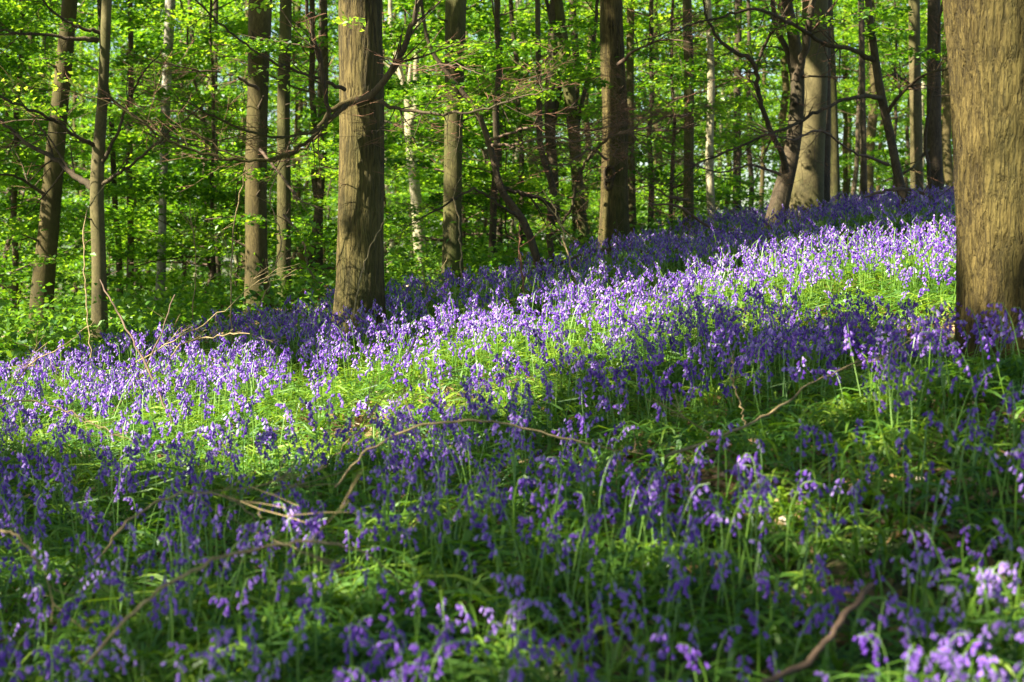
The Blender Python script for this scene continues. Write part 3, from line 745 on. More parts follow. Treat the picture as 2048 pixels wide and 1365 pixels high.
BGLAB = {
    0: ('leafy_beech', 'leafy young beech with dark stem and tiered bright green boughs deep in the wood'),
    1: ('leafy_beech', 'mid-sized brown beech trunk under bright green boughs, deep in the wood'),
    2: ('beech_sapling', 'thin-stemmed beech sapling leafy almost to the ground, deep in the wood'),
    3: ('tall_beech', 'thick brown beech trunk bare low down, deep in the wood'),
    4: ('leafy_beech', 'slim dark trunk with a green crown starting above head height, deep in the wood'),
    5: ('leafy_shrub', 'low bushy green beech shrub beyond the bluebells'),
    6: ('pale_beech', 'pale grey trunk bare to high above, deep in the wood'),
    7: ('tall_beech', 'tall brown trunk with a high crown, deep in the wood'),
}
NICK = {'t1': 'leaning leftmost trunk', 't2': 'slender branching trunk', 'birch': 'white birch', 't3': 'half-sunlit trunk', 't5': 'thick central trunk',
        't7': 'dark straight trunk', 't10': 'curving brown trunk', 't11': 'scarred trunk', 't13': 'thin mossy trunk', 't14': 'thin pale trunk',
        't16': 'leaning mossy trunk', 't17': 'broad pale trunk', 't20': 'curved stem', 't21': 'ridge trunk', 't22': 'huge right trunk'}
LOOK = {0: 'leafy dark-stemmed beech', 1: 'green-boughed brown beech', 2: 'leafy beech sapling', 3: 'thick bare-boled beech', 4: 'slim dark beech',
        5: 'low bushy beech', 6: 'pale high-crowned beech', 7: 'tall brown beech'}
ORD = ['nearest', 'second nearest', 'third nearest', 'fourth nearest', 'fifth nearest', 'sixth nearest', 'seventh nearest', 'eighth nearest']
BG = []
def label_bg():
    groups = {}
    for (r, v, x, y) in BG:
        px = 1024 + F_PX * x / y
        if px < -60 or px > 2110:
            k = (v, 'beyond the ' + ('left' if px < 1024 else 'right') + ' edge of view')
        else:
            key = min(NICK, key=lambda q: abs(px - (1024 + F_PX * T[q][1][0] / T[q][1][1])))
            tx = 1024 + F_PX * T[key][1][0] / T[key][1][1]
            k = (v, ('just left of the ' if px < tx else 'just right of the ') + NICK[key])
        groups.setdefault(k, []).append((y, r))
    for (v, where), lst in groups.items():
        lst.sort(key=lambda a: a[0])
        for i, (y, r) in enumerate(lst):
            r['label'] = (ORD[min(i, 7)] + ' ' if len(lst) > 1 else '') + LOOK[v] + ' in the wood, ' + where

def bg_tree(v, x, y, s, rz, sr=None, crown=True, branch=True):
    z = float(height(x, y))
    nm, lab = BGLAB[v]
    r = empty(nm, (x, y, z)); r.rotation_euler = (0, 0, rz); r.scale = (s, s, s)
    tag(r, lab, 'shrub' if v == 5 else 'tree', 'trees deep in the wood beyond the bluebells')
    BG.append((r, v, x, y))
    tk = obj('trunk', VAR[v][0], r)
    if sr: tk.scale = (sr, sr, 1)
    if branch: obj('branch', VAR[v][1], r)
    if crown: obj('crown', VAR[v][2], r)
    return r

rb = np.random.default_rng(5)
placed = []
tries = 0
while len(placed) < 150 and tries < 20000:
    tries += 1
    y = 24 + 62 * rb.uniform(0, 1) ** 0.85
    x = rb.uniform(-0.42, 0.42) * y + rb.uniform(-2, 2)
    px = 1024 + F_PX * x / y
    if any((x - a) ** 2 + (y - b) ** 2 < (1.9 + y * 0.012) ** 2 for a, b in placed): continue
    if any(abs(px - (1024 + F_PX * t[3][0] / t[4])) < 24 and y < 45 for t in TREES): 
        if rb.uniform() < 0.7: continue
    if px > 1480 and y < 34: continue
    blk = False
    for key in ('t6', 'birch', 't14', 't12', 't17', 't11', 't10'):
        b_ = T[key][1]; dx, dy = x - b_[0], y - b_[1]
        al = (dx * S[0] + dy * S[1]) / math.hypot(S[0], S[1]); la = abs(dx * S[1] - dy * S[0]) / math.hypot(S[0], S[1])
        if 0 < al < 9 and la < 2.2: blk = True
    if blk: continue
    if 790 < px < 870 and y < 36: continue
    if 295 < px < 360 and y < 27: continue
    placed.append((x, y))
    if px > 1560:
        v = rb.choice([6, 7, 3, 4, 7, 1, 4])
    elif y < 34:
        v = rb.choice([2, 5, 5, 0, 4, 2])
    else:
        v = rb.choice([0, 1, 2, 3, 4, 5, 6, 7, 0, 1])
    s = rb.uniform(0.8, 1.15)
    bg_tree(v, x, y, s, rb.uniform(0, 6.28), rb.uniform(0.6, 1.15))

# leafy understorey trees nearer the camera whose tiers cross the trunks
for (px, Y, v, s) in [(985, 23, 4, 0.8), (1045, 26, 0, 0.8), (1300, 28, 0, 0.85), (1340, 25, 2, 0.9), (430, 24, 2, 0.9), (640, 24, 4, 0.85),
                      (240, 27, 0, 0.9), (30, 26, 0, 0.9), (-90, 22, 2, 0.9), (1500, 31, 4, 0.8), (1010, 24, 5, 0.7), (480, 22, 5, 0.6), (700, 21, 5, 0.6)]:
    x = (px - 1024) / F_PX * Y
    bg_tree(v, x, Y, s, rb.uniform(0, 6.28), 0.7)

label_bg()

# ------------------------------------------------------------------ the far wood as one mass
def far_wood():
    rg = np.random.default_rng(77)
    parts = []
    n = 900
    for k in range(n):
        y = rg.uniform(84, 112); x = rg.uniform(-0.5, 0.5) * y
        z = height(x, y) + rg.uniform(0, 30)
        m = 330
        P = np.array([x, y, z]) + rg.normal(0, 1, (m, 3)) * [2.4, 2.0, 0.8]
        parts.append((P, rand_n(m, rg, 0.7), rg.normal(0, 1, (m, 3)), rg.uniform(0.22, 0.42, m)))
    o = obj('far_wood', leaves_mesh('far_wood', parts, M['beech']))
    tag(o, 'distant green wood closing the view behind all the trunks', 'wood', None, 'stuff')
far_wood()

# ------------------------------------------------------------------ undergrowth beyond the crest
def bluebell_edge(x):
    """how far (y) the bluebell carpet reaches at each x"""
    return np.interp(x, [-12, -6, -4.5, -3, -1.6, -0.6, 0.4, 1.5, 3, 5, 8, 12], [11.5, 12.4, 13.3, 15.2, 16.2, 16.6, 17.4, 19.3, 22, 28, 38, 46])

def undergrowth():
    rg = np.random.default_rng(31)
    parts = []
    k = 0
    while k < 1150:
        y = 14 + 50 * rg.uniform() ** 1.5; x = rg.uniform(-0.45, 0.40) * y
        if y < bluebell_edge(x) + 0.2: continue
        if x / y > 0.20 and rg.uniform() < 0.75: continue
        k += 1
        hgt = rg.uniform(0.08, 0.75) ** 1.3; m = int(75 * (1 if y < 30 else 0.7))
        P = rg.normal(0, 1, (m, 3)) * [0.45, 0.45, 0] ; 
        P[:, 2] = np.abs(rg.normal(0, hgt * 0.6, m)) + 0.03
        P[:, 0] += x; P[:, 1] += y; P[:, 2] += height(P[:, 0], P[:, 1])
        parts.append((P, rand_n(m, rg, 0.6), rg.normal(0, 1, (m, 3)) * [1, 1, 0.5], rg.uniform(0.05, 0.12, m) * (1 if y < 25 else 1.4)))
    o = obj('undergrowth', leaves_mesh('undergrowth', parts, M['bramble'], 0.7))
    tag(o, 'low green leafy undergrowth on the wood floor beyond the bluebells', 'undergrowth', None, 'stuff')
undergrowth()

# ------------------------------------------------------------------ overhead canopy, added to shade the flowers, its leaves split among the nearest trees
def in_poly(px, py, poly):
    poly = np.asarray(poly, float); n = len(poly); c = np.zeros(len(px), bool); j = n - 1
    for i in range(n):
        xi, yi = poly[i]; xj, yj = poly[j]
        cond = ((yi > py) != (yj > py)) & (px < (xj - xi) * (py - yi) / (yj - yi + 1e-12) + xi)
        c ^= cond; j = i
    return c

LIT = [  # sun patches wanted on the flowers, cut out of the canopy
    [(-300, 740), (100, 725), (300, 700), (430, 690), (560, 720), (640, 740), (700, 700), (760, 665), (900, 645), (1000, 625), (1150, 595), (1300, 560),
     (1450, 525), (1600, 480), (1750, 465), (2000, 455), (2000, 640), (1800, 630), (1600, 600), (1400, 640), (1250, 690), (1100, 710),
     (1000, 780), (880, 845), (770, 880), (640, 880), (560, 900), (420, 910), (250, 900), (100, 870), (-300, 880)],
    [(1360, 900), (1440, 880), (1540, 910), (1560, 960), (1480, 1000), (1380, 1010)],
    [(1960, 1180), (2100, 1120), (2300, 1200), (2300, 1500), (1900, 1500), (1850, 1330)],
    [(860, 990), (930, 985), (940, 1040), (880, 1060)],
    [(-200, 600), (200, 610), (300, 650), (180, 680), (-200, 710)],
    [(760, 500), (900, 490), (900, 560), (770, 570)],
]

OFF = []  # unseen trees added to hold the shading leaves
for k, (x, y) in enumerate([(-8.5, 11.5), (-13, 6), (-7.5, 4.0), (-5.0, -2.5), (-11, -1), (-17, 11), (-13, 16.5), (-20, 4), (-1.5, -7), (-15, -5), (-20, 18), (5.5, 1.5), (8, 13), (-25, 11), (-9, -8), (11, 20), (3, -5)]):
    z = float(height(x, y))
    r = empty('added_shade_beech', (x, y, z))
    tag(r, 'tall beech added out of view so its crown shades the bluebells', 'tree', 'unseen trees added around the camera to shade the flowers')
    tk = obj('trunk', VAR[3][0], r)
    OFF.append((r, x, y, np.array([x, y, z])))

def shade_canopy():
    rg = np.random.default_rng(99)
    # spray centres in sun-projected space: ground target + height along the sun ray
    n_sp = 14500
    gx = rg.uniform(-11, 13, n_sp); gy = rg.uniform(0.3, 30, n_sp)
    gz = height(gx, gy)
    h = rg.uniform(8.5, 13.5, n_sp)
    t = (h - gz) / S[2]
    Cn = np.stack([gx, gy, gz], -1) + S * t[:, None]
    m = 16
    P = np.repeat(Cn, m, 0) + rg.normal(0, 1, (n_sp * m, 3)) * [0.42, 0.42, 0.12]
    n = len(P)
    # project every leaf back to the flower tops
    G = P.copy()
    for _ in range(4):
        dz = G[:, 2] - (height(G[:, 0], G[:, 1]) + 0.2)
        G = G - S * (dz / S[2])[:, None]
    jx = 0.16 * np.sin(G[:, 0] * 5.1 + G[:, 1] * 1.3) + 0.10 * np.sin(G[:, 1] * 7.7 - G[:, 0] * 3.1)
    jy = 0.20 * np.sin(G[:, 1] * 3.3 + G[:, 0] * 2.3) + 0.14 * np.sin(G[:, 0] * 8.3 + 1)
    Gj = G + np.stack([jx, jy, np.zeros(n)], -1)
    px, py = to_px(Gj)
    lit = np.zeros(n, bool)
    for poly in LIT: lit |= in_poly(px, py, poly)
    lit &= Gj[:, 1] > 1
    drop = lit & (rg.uniform(0, 1, n) < 0.985)
    # small random sun flecks
    fl = np.zeros(n, bool)
    for k in range(520):
        fy = rg.uniform(1.5, 12) if k < 330 else rg.uniform(8, 26); fx = rg.uniform(-0.42, 0.42) * fy + rg.uniform(-0.5, 0.5)
        rad = rg.uniform(0.04, 0.15) if k < 505 else rg.uniform(0.1, 0.25)
        fl |= ((G[:, 0] - fx) ** 2 + (G[:, 1] - fy) ** 2) < rad ** 2
    drop |= fl
    rq = np.random.default_rng(61)
    for Q in LITPTS:
        if Q[1] > 60 or rq.uniform() < 0.2: continue
        dP = P - Q
        al = dP @ S
        d2 = (dP ** 2).sum(1) - al ** 2
        lim = rq.uniform(0.14, 0.36) ** 2
        drop |= (al > 0.5) & (d2 < lim)
    far = G[:, 1] > 25
    drop |= far & (np.sin(G[:, 0] * 1.3) + np.sin(G[:, 1] * 0.9 + G[:, 0] * 0.4) > -0.2)
    keep = ~drop
    P = P[keep]; n = len(P)
    bear = [(t_[0], t_[1], t_[2], t_[3]) for t_ in TREES if t_[4] < 23 and t_[0].name not in ('leaning_hazel',)] + OFF
    bx = np.array([b[1] for b in bear]); by = np.array([b[2] for b in bear])
    own = np.argmin((P[:, 0:1] - bx) ** 2 + (P[:, 1:2] - by) ** 2, axis=1)
    N = rand_n(n, rg, 0.4) * 0.6 + S * 0.7
    N /= np.linalg.norm(N, axis=1)[:, None]
    D = rg.normal(0, 1, (n, 3)); sz = rg.uniform(0.13, 0.22, n)
    for k, b in enumerate(bear):
        q = own == k
        if q.sum() < 30: continue
        V, F = leaf_tris(P[q] - b[3], N[q], D[q], sz[q], 0.75)
        obj('crown', mesh_np('crown', V, F, [M['beech']], None, False), b[0])  # unseen crown added for shade, left open where sunlight is wanted
        # boughs reaching into this added shading crown
        mb = MB(); rg2 = np.random.default_rng(300 + k)
        Pq = P[q] - b[3]
        top = np.array([0, 0, 7.5]) if b in OFF else np.array([b[1] - b[3][0], b[2] - b[3][1], 8.0])
        for _ in range(7):
            tgt = Pq[rg2.integers(len(Pq))]
            d = tgt - top; L = np.linalg.norm(d)
            grow(mb, top + np.array([0, 0, rg2.uniform(-1, 2)]), d, min(L, 5), 0.05, 1, rg2, 0, 0, 0, 6, 0.12)
        obj('bough', mb.mesh('bough', [M['dark']]), b[0])
    print('canopy leaves', n)
shade_canopy()

# ------------------------------------------------------------------ bluebells
def bell(sides, rings, rg):
    """one hanging bell, mouth towards -z, ~1.9 cm long; V, F tris"""
    prof = {3: [(0.0, 0.0020), (-0.006, 0.0050), (-0.0145, 0.0052), (-0.0185, 0.0098)],
            2: [(0.0, 0.0025), (-0.010, 0.0058), (-0.0185, 0.0092)],
            1: [(0.0, 0.003), (-0.0175, 0.0085)]}[rings]
    V = []; F = []
    for k, (z, r) in enumerate(prof):
        for j in range(sides):
            a = 2 * math.pi * j / sides
            zz = z
            rr = r
            if rings == 3 and k == 3 and j % 2: rr = r * 0.62; zz = z + 0.0035
            V.append((rr * math.cos(a), rr * math.sin(a), zz))
    nr = len(prof)
    for k in range(nr - 1):
        for j in range(sides):
            a = k * sides + j; b = k * sides + (j + 1) % sides
            F += [(a, b, b + sides), (a, b + sides, a + sides)]
    # crown cap
    V.append((0, 0, 0.003)); c = len(V) - 1
    for j in range(sides): F.append((c, (j + 1) % sides, j))
    return np.array(V), np.array(F)

def rot_from(dirv, spin):
    """matrix taking -z to dirv"""
    d = np.array(dirv, float); d /= np.linalg.norm(d)
    z = -d
    x = np.cross([math.cos(spin), math.sin(spin), 0.13], z); x /= np.linalg.norm(x)
    y = np.cross(z, x)
    return np.stack([x, y, z], 1)

def plant_parts(seed, lod):
    """stem (V,F), list of bells (V,F), list of leaves (V,F) around the origin"""
    rg = np.random.default_rng(seed)
    H = rg.uniform(0.27, 0.42)
    lean = rg.uniform(0.01, 0.08); az = rg.uniform(0, 6.28); dr = rg.uniform(0.3, 2.2)
    hx, hy = math.cos(az), math.sin(az)
    ctrl = [(0, 0, -0.02), (hx * lean * 0.2, hy * lean * 0.2, H * 0.45), (hx * lean * 0.6, hy * lean * 0.6, H * 0.8),
            (hx * (lean + 0.018), hy * (lean + 0.018), H * 0.97), (hx * (lean + 0.02 + 0.018 * dr), hy * (lean + 0.02 + 0.018 * dr), H * 1.0 - 0.004 - 0.007 * dr)]
    n = {0: 14, 1: 8, 2: 5}[lod]
    C = catmull(ctrl, n)
    sides = {0: 5, 1: 3, 2: 3}[lod]
    V, F4 = tube_arr(C, np.linspace(0.0036, 0.0015, n) * (1.0 if lod < 2 else 1.3), sides)
    F = np.vstack([F4[:, [0, 1, 2]], F4[:, [0, 2, 3]]])
    stem = (V, F)
    bells = []
    nb = rg.integers(9, 14) if lod < 2 else rg.integers(7, 10)
    bs, br = {0: (10, 3), 1: (5, 2), 2: (3, 1)}[lod]
    for k in range(nb):
        u = 0.71 + 0.29 * (k + 0.5) / nb
        c = C[0] * 0
        idx = u * (n - 1); i = min(int(idx), n - 2); c = C[i] * (1 - idx + i) + C[i + 1] * (idx - i)
        # one-sided: bells swing to the droop side
        a = az + rg.normal(0, 1.2)
        outl = rg.uniform(0.008, 0.02) * (1.15 - 0.5 * (k / nb))
        p = c + np.array([math.cos(a) * outl, math.sin(a) * outl, -0.002])
        dirv = (math.cos(a) * 0.45 + rg.normal(0, 0.15), math.sin(a) * 0.45 + rg.normal(0, 0.15), -1)
        Rm = rot_from(dirv, rg.uniform(0, 6.28))
        bV, bF = bell(bs, br, rg)
        sc = rg.uniform(0.74, 0.96) * (0.75 if k > nb - 3 else 1) * (1.0 if lod == 0 else 1.12 if lod == 1 else 1.35)
        bV = (bV * sc) @ Rm.T + p
        bells.append((bV, bF))
    leaves = []
    for k in range(rg.integers(3, 6) if lod < 2 else 2):
        leaves.append(strap(rg, {0: 7, 1: 5, 2: 3}[lod]))
    return stem, bells, leaves

def strap(rg, n, Lr=(0.20, 0.38), wd=0.011):
    a = rg.uniform(0, 6.28); L = rg.uniform(*Lr); up = rg.uniform(0.75, 1.52)
    t = np.linspace(0, 1, n)
    out = L * (np.cos(up) * t + 0.35 * t * t); z = L * (math.sin(up) * t * 1.05 - 0.62 * t ** 2.2 * math.sin(up) - 0.15 * t * t)
    tw = rg.normal(0, 0.04) * t * t * 3
    c = np.stack([math.cos(a) * out - math.sin(a) * tw, math.sin(a) * out + math.cos(a) * tw, z], -1)
    wv = wd * rg.uniform(0.75, 1.3) * np.minimum(1, 0.65 + t * 1.2) * np.sqrt(np.clip(1 - t ** 3, 0.0, 1)) * 0.5
    sdv = np.array([-math.sin(a), math.cos(a), rg.normal(0, 0.35)])
    V = np.empty((2 * n, 3)); V[0::2] = c - sdv * wv[:, None]; V[1::2] = c + sdv * wv[:, None]
    F = []
    for k in range(n - 1):
        i = 2 * k
        F += [(i, i + 1, i + 3), (i, i + 3, i + 2)]
    return V, np.array(F)

def merge(parts):
    V = []; F = []; n = 0
    for v, f in parts:
        V.append(v); F.append(f + n); n += len(v)
    return np.vstack(V), np.vstack(F)

def flower_positions():
    rg = np.random.default_rng(4)
    out = []
    # sample cell by cell with a clumpy density
    n = 60000
    y = np.sqrt(rg.uniform(1.4 ** 2, 46 ** 2, n * 4)); x = rg.uniform(-1, 1, n * 4) * (0.37 * y + 1.0)
    x = x[:]; 
    den = np.maximum(18, 76 + 24 * np.sin(2.1 * x + 1.3 * y) + 24 * np.sin(3.7 * x - 2.9 * y + 1) + 16 * np.sin(9 * x + 5 * y) + 10 * np.sin(0.9 * x + 0.6 * y + 2))
    den = den * np.interp(y, [1, 3, 6, 9, 14, 30], [1.5, 1.25, 0.72, 0.74, 0.66, 0.62])
    calm = np.interp(y, [0, 6, 11], [0.55, 0.5, 0.0]); den = den * (1 - calm) + 60 * np.interp(y, [1, 3, 6, 9], [1.5, 1.35, 0.85, 0.8]) * calm
    # area weight of the sampling: pdf ~ y / (half width)
    pdf = n * 4 * (2 * y / (46 ** 2 - 1.4 ** 2)) / (2 * (0.37 * y + 1.0))
    keep = rg.uniform(0, 1, len(y)) < den / pdf
    keep &= y < bluebell_edge(x) + rg.normal(0, 0.5, len(y))
    # thin far ones
    keep &= rg.uniform(0, 1, len(y)) < np.interp(y, [0, 16, 24, 46], [1, 1, 0.85, 0.6])
    x, y = x[keep], y[keep]
    # sparse flowers over the brightest leaves
    for (px, py, r, kf) in [(450, 890, 0.5, 0.55), (620, 880, 0.5, 0.5), (250, 900, 0.4, 0.65), (800, 850, 0.5, 0.65), (1050, 820, 0.5, 0.8), (1750, 680, 0.5, 0.75), (1500, 960, 0.5, 0.4), (1200, 1010, 0.5, 0.6), (600, 1000, 0.4, 0.6)]:
        c = ground_hit(px, py); q = ((x - c[0]) ** 2 + (0.5 * (y - c[1])) ** 2 > r * r) | (rg.uniform(0, 1, len(x)) < kf); x, y = x[q], y[q]
    # a bare litter patch, and no plants inside trunks
    for (px, py, r) in [(1400, 1010, 0.30), (1830, 690, 0.35), (1960, 690, 0.3), (1500, 960, 0.2)]:
        c = ground_hit(px, py); q = (x - c[0]) ** 2 + (y - c[1]) ** 2 > r * r; x, y = x[q], y[q]
    for t_ in TREES:
        b = t_[3]; rr = 0.43 if t_[0].name == 'giant_oak' else 0.26
        q = (x - b[0]) ** 2 + (y - b[1]) ** 2 > rr ** 2; x, y = x[q], y[q]
    return x, y, rg

def instance_np(protos, x, y, rz, sc, tilt, rg):
    """merge many transformed copies of protos [(V, F, mi)]"""
    which = rg.integers(0, len(protos), len(x))
    Vs = []; Fs = []; Ms = []; off = 0
    z = height(x, y)
    for k, (V, F, mi) in enumerate(protos):
        q = np.where(which == k)[0]
        if not len(q): continue
        c, s = np.cos(rz[q]), np.sin(rz[q])
        X = V[None, :, 0] * c[:, None] - V[None, :, 1] * s[:, None]
        Y_ = V[None, :, 0] * s[:, None] + V[None, :, 1] * c[:, None]
        Z = np.repeat(V[None, :, 2], len(q), 0)
        X = (X + Z * tilt[q, 0:1]) * sc[q, None] + x[q, None]
        Y_ = (Y_ + Z * tilt[q, 1:2]) * sc[q, None] + y[q, None]
        Z = Z * sc[q, None] + z[q, None]
        W = np.stack([X, Y_, Z], -1).reshape(-1, 3)
        Fq = (F[None] + (np.arange(len(q)) * len(V))[:, None, None]).reshape(-1, 3) + off
        off += len(W)
        Vs.append(W.astype(np.float32)); Fs.append(Fq); Ms.append(np.tile(mi, len(q)))
    return np.vstack(Vs), np.vstack(Fs), np.concatenate(Ms)

def proto(seed, lod):
    stem, bells, leaves = plant_parts(seed, lod)
    parts = [stem] + bells + leaves
    V, F = merge(parts)
    mi = np.concatenate([np.full(len(stem[1]), 0), np.full(sum(len(b[1]) for b in bells), 1), np.full(sum(len(l[1]) for l in leaves), 2)])
    return V, F, mi

def bluebells():
    x, y, rg = flower_positions()
    inside = np.abs(x) < 0.365 * y + 0.05
    # those seen nearest become plants of their own
    vis = inside & (y > 2.9)
    order = np.argsort(np.where(vis, y, 1e9))[:300]
    solo = np.zeros(len(x), bool); solo[order] = True
    print('bluebells', len(x), 'solo up to', y[order[-1]])
    # prototypes with their own parts
    prot = []
    for k in range(8):
        stem, bells, leaves = plant_parts(1000 + k, 0)
        sm = mesh_np('stem', stem[0], stem[1], [M['stem']])
        bm = [mesh_np('flower', v, f, [M['petal']]) for v, f in bells]
        lm = [mesh_np('leaf', v, f, [M['strap']]) for v, f in leaves]
        prot.append((sm, bm, lm))
    for i in order:
        sm, bm, lm = prot[rg.integers(8)]
        r = empty('bluebell', (x[i], y[i], float(height(x[i], y[i]))))
        r.rotation_euler = (rg.normal(0, 0.1), rg.normal(0, 0.1), rg.uniform(0, 6.28))
        s = rg.uniform(0.8, 1.1); r.scale = (s, s, s)
        fx, fy = to_px(np.array([x[i], y[i], float(height(x[i], y[i])) + 0.25])); fx, fy = fx[0], fy[0]
        col_ = ['at the left edge', 'well left', 'left of centre', 'just left of centre', 'just right of centre', 'right of centre', 'well right', 'at the right edge'][int(np.clip(fx // 256, 0, 7))]
        row_ = 'cut off by the bottom edge' if fy > 1350 else 'touching the bottom' if fy > 1275 else 'just above the bottom' if fy > 1200 else 'low down' if fy > 1110 else 'below the middle'
        q_ = 'pale sunlit bluebell' if fx > 1880 and fy > 1120 else 'shaded violet bluebell'
        tag(r, '%s with nodding bells, %s, %s' % (q_, col_, row_), 'bluebell', 'near bluebells, %s, %s' % (col_, row_))
        obj('stem', sm, r)
        for b in bm: obj('flower', b, r)
        for l in lm: obj('leaf', l, r)
    VV = []; FF = []; MM = []; off = 0
    for lod, (a, b) in enumerate([(0, 6.5), (6.5, 12.5), (12.5, 99)]):
        q = ~solo & (y >= a) & (y < b)
        pr = [proto(2000 + 10 * lod + k, lod) for k in range(10)]
        m = q.sum()
        V, F, mi = instance_np(pr, x[q], y[q], rg.uniform(0, 6.28, m), rg.uniform(0.8, 1.2, m), rg.normal(0, 0.12, (m, 2)), rg)
        VV.append(V); FF.append(F + off); MM.append(mi); off += len(V)
    V = np.vstack(VV); F = np.vstack(FF)
    o = obj('bluebell_carpet', mesh_np('bluebell_carpet', V, F, [M['stem'], M['petal'], M['strap']], np.concatenate(MM), False))
    tag(o, 'carpet of violet bluebells covering the slope between the trees', 'bluebells', None, 'stuff')
    print('carpet tris', len(F))

def strap_cover():
    rg = np.random.default_rng(8)
    n = 420000
    y = np.sqrt(rg.uniform(1.2 ** 2, 30 ** 2, n)); x = rg.uniform(-1, 1, n) * (0.37 * y + 1.0)
    pdf = n * (2 * y / 900) / (2 * (0.37 * y + 1.0))
    den = np.interp(y, [1, 5, 9, 14, 30], [780, 700, 520, 300, 130]) * (0.8 + 0.35 * np.sin(1.7 * x - 2.1 * y) + 0.2 * np.sin(5 * x + 4 * y))
    keep = (rg.uniform(0, 1, n) < den / pdf) & (y < bluebell_edge(x))
    x, y = x[keep], y[keep]
    for (px, py, r) in [(1400, 1010, 0.24), (1830, 690, 0.25), (1960, 680, 0.3)]:
        c = ground_hit(px, py); q = (x - c[0]) ** 2 + (y - c[1]) ** 2 > r * r; x, y = x[q], y[q]
    VV = []; FF = []; off = 0
    for (a, b, ns) in [(0, 7, 6), (7, 13, 4), (13, 40, 3)]:
        q = (y >= a) & (y < b); m = q.sum()
        pr = []
        for k in range(30):
            v, f = strap(rg, ns, (0.18, 0.40), 0.012 if a < 13 else 0.016)
            pr.append((v, f, np.zeros(len(f), int)))
        V, F, _ = instance_np(pr, x[q], y[q], rg.uniform(0, 6.28, m), rg.uniform(0.75, 1.25, m), rg.normal(0, 0.1, (m, 2)), rg)
        VV.append(V); FF.append(F + off); off += len(V)
    F = np.vstack(FF)
    o = obj('bluebell_leaves', mesh_np('bluebell_leaves', np.vstack(VV), F, [M['strap']], None, False))
    tag(o, 'dense green strap-shaped bluebell leaves covering the ground', 'ground cover', None, 'stuff')
    print('straps', len(x), len(F))

def litter():
    rg = np.random.default_rng(9)
    n = 150000
    y = np.sqrt(rg.uniform(1.2 ** 2, 40 ** 2, n)); x = rg.uniform(-1, 1, n) * (0.38 * y + 1.2)
    keep = rg.uniform(0, 1, n) < np.clip(12 / y, 0, 1) * (0.75 + 0.4 * np.sin(1.3 * x + 0.9 * y))
    x, y = x[keep], y[keep]
    e = []
    for (px, py, r, k) in [(1400, 1000, 0.25, 150), (1830, 690, 0.3, 160), (1500, 950, 0.2, 60), (650, 880, 0.35, 130), (1150, 1130, 0.2, 70), (1850, 1050, 0.25, 80), (60, 940, 0.2, 60)]:
        c = ground_hit(px, py); e.append(np.stack([c[0] + rg.normal(0, r, k), c[1] + rg.normal(0, r, k)], -1))
    e = np.vstack(e); x = np.concatenate([x, e[:, 0]]); y = np.concatenate([y, e[:, 1]])
    n = len(x)
    P = np.stack([x, y, height(x, y) + rg.uniform(0.008, 0.035, n)], -1)
    V, F = leaf_tris(P, rand_n(n, rg, 0.35), rg.normal(0, 1, (n, 3)) * [1, 1, 0.2], rg.uniform(0.05, 0.11, n), 0.65, 0.4)
    o = obj('leaf_litter', mesh_np('leaf_litter', V, F, [M['litter']], None, False))
    tag(o, 'tan dead leaves lying on the soil between the plants', 'leaf litter', None, 'stuff')

bluebells()
strap_cover()
litter()

# ------------------------------------------------------------------ fallen sticks, arching dead stems
def stem_obj(name, label, cat, ctrl, Y0, Y1=None, mat='dry', twigs=0, tl=0.3, seed=0, group=None, lift=None):
    """ctrl (px, py, width) traced from one end to the other between depths Y0 and Y1"""
    rg = np.random.default_rng(seed + 500)
    Y1 = Y0 if Y1 is None else Y1
    n0 = len(ctrl)
    Ys = [Y0 + (Y1 - Y0) * k / (n0 - 1) for k in range(n0)]
    P = np.array([at(px, py, Yk) for (px, py, _), Yk in zip(ctrl, Ys)])
    rad = [wd / F_PX * Yk / 2 for (_, _, wd), Yk in zip(ctrl, Ys)]
    base = P[0].copy()
    n = n0 * 5; C, ix = spline(P, n); rr = np.interp(ix, np.arange(n0), rad)
    C[1:-1] += rg.normal(0, 0.002 + 0.0004 * Y0, (n - 2, 3)); rr = rr * rg.uniform(0.85, 1.2, n) * (0.68 if mat == 'dry' else 0.8)
    mb = MB(); V, F = tube_arr(C - base, rr, 7, 0.04, None, seed); mb.add(V, F, 0)
    for k in range(twigs):
        i = rg.integers(n // 5, n)
        d = C[min(i + 1, n - 1)] - C[i - 1]; d /= np.linalg.norm(d)
        grow(mb, C[i] - base, d * rg.uniform(0.4, 1) + rg.normal(0, 0.5, 3), tl * rg.uniform(0.5, 1.3), max(rr[i] * 0.5, 0.002), 1, rg, 0, 0, 0)
    o = obj(name, mb.mesh(name, [M[mat]]), None, base)
    tag(o, label, cat, group)
    return o

G1 = 'dead stems among the bluebells'
def gY(px, py, up=0.0): return ground_hit(px, py, up)[1]
stem_obj('fallen_stick', 'brown blurred stick poking up at the bottom right corner', 'stick',
         [(1745, 1168, 15), (1690, 1230, 16), (1630, 1310, 19), (1560, 1350, 18), (1480, 1385, 15)], 3.75, 3.45, 'twig', 0, seed=1, group=G1)
stem_obj('bramble_stem', 'thick tan dead stem arching low across the left foreground', 'stem',
         [(170, 1330, 9), (300, 1195, 10), (440, 1115, 10), (560, 1088, 9), (660, 1085, 8), (740, 1112, 6), (800, 1165, 4)], 3.9, 4.3, 'dry', 2, seed=2, group=G1)
stem_obj('bramble_stem', 'tan dead stem arching over the shaded bluebells in the middle', 'stem',
         [(670, 975, 7), (730, 905, 7), (810, 862, 7), (900, 843, 7), (1000, 845, 6), (1100, 868, 6), (1200, 893, 5), (1260, 925, 4)], 6.0, 6.2, 'dry', 3, seed=3, group=G1)
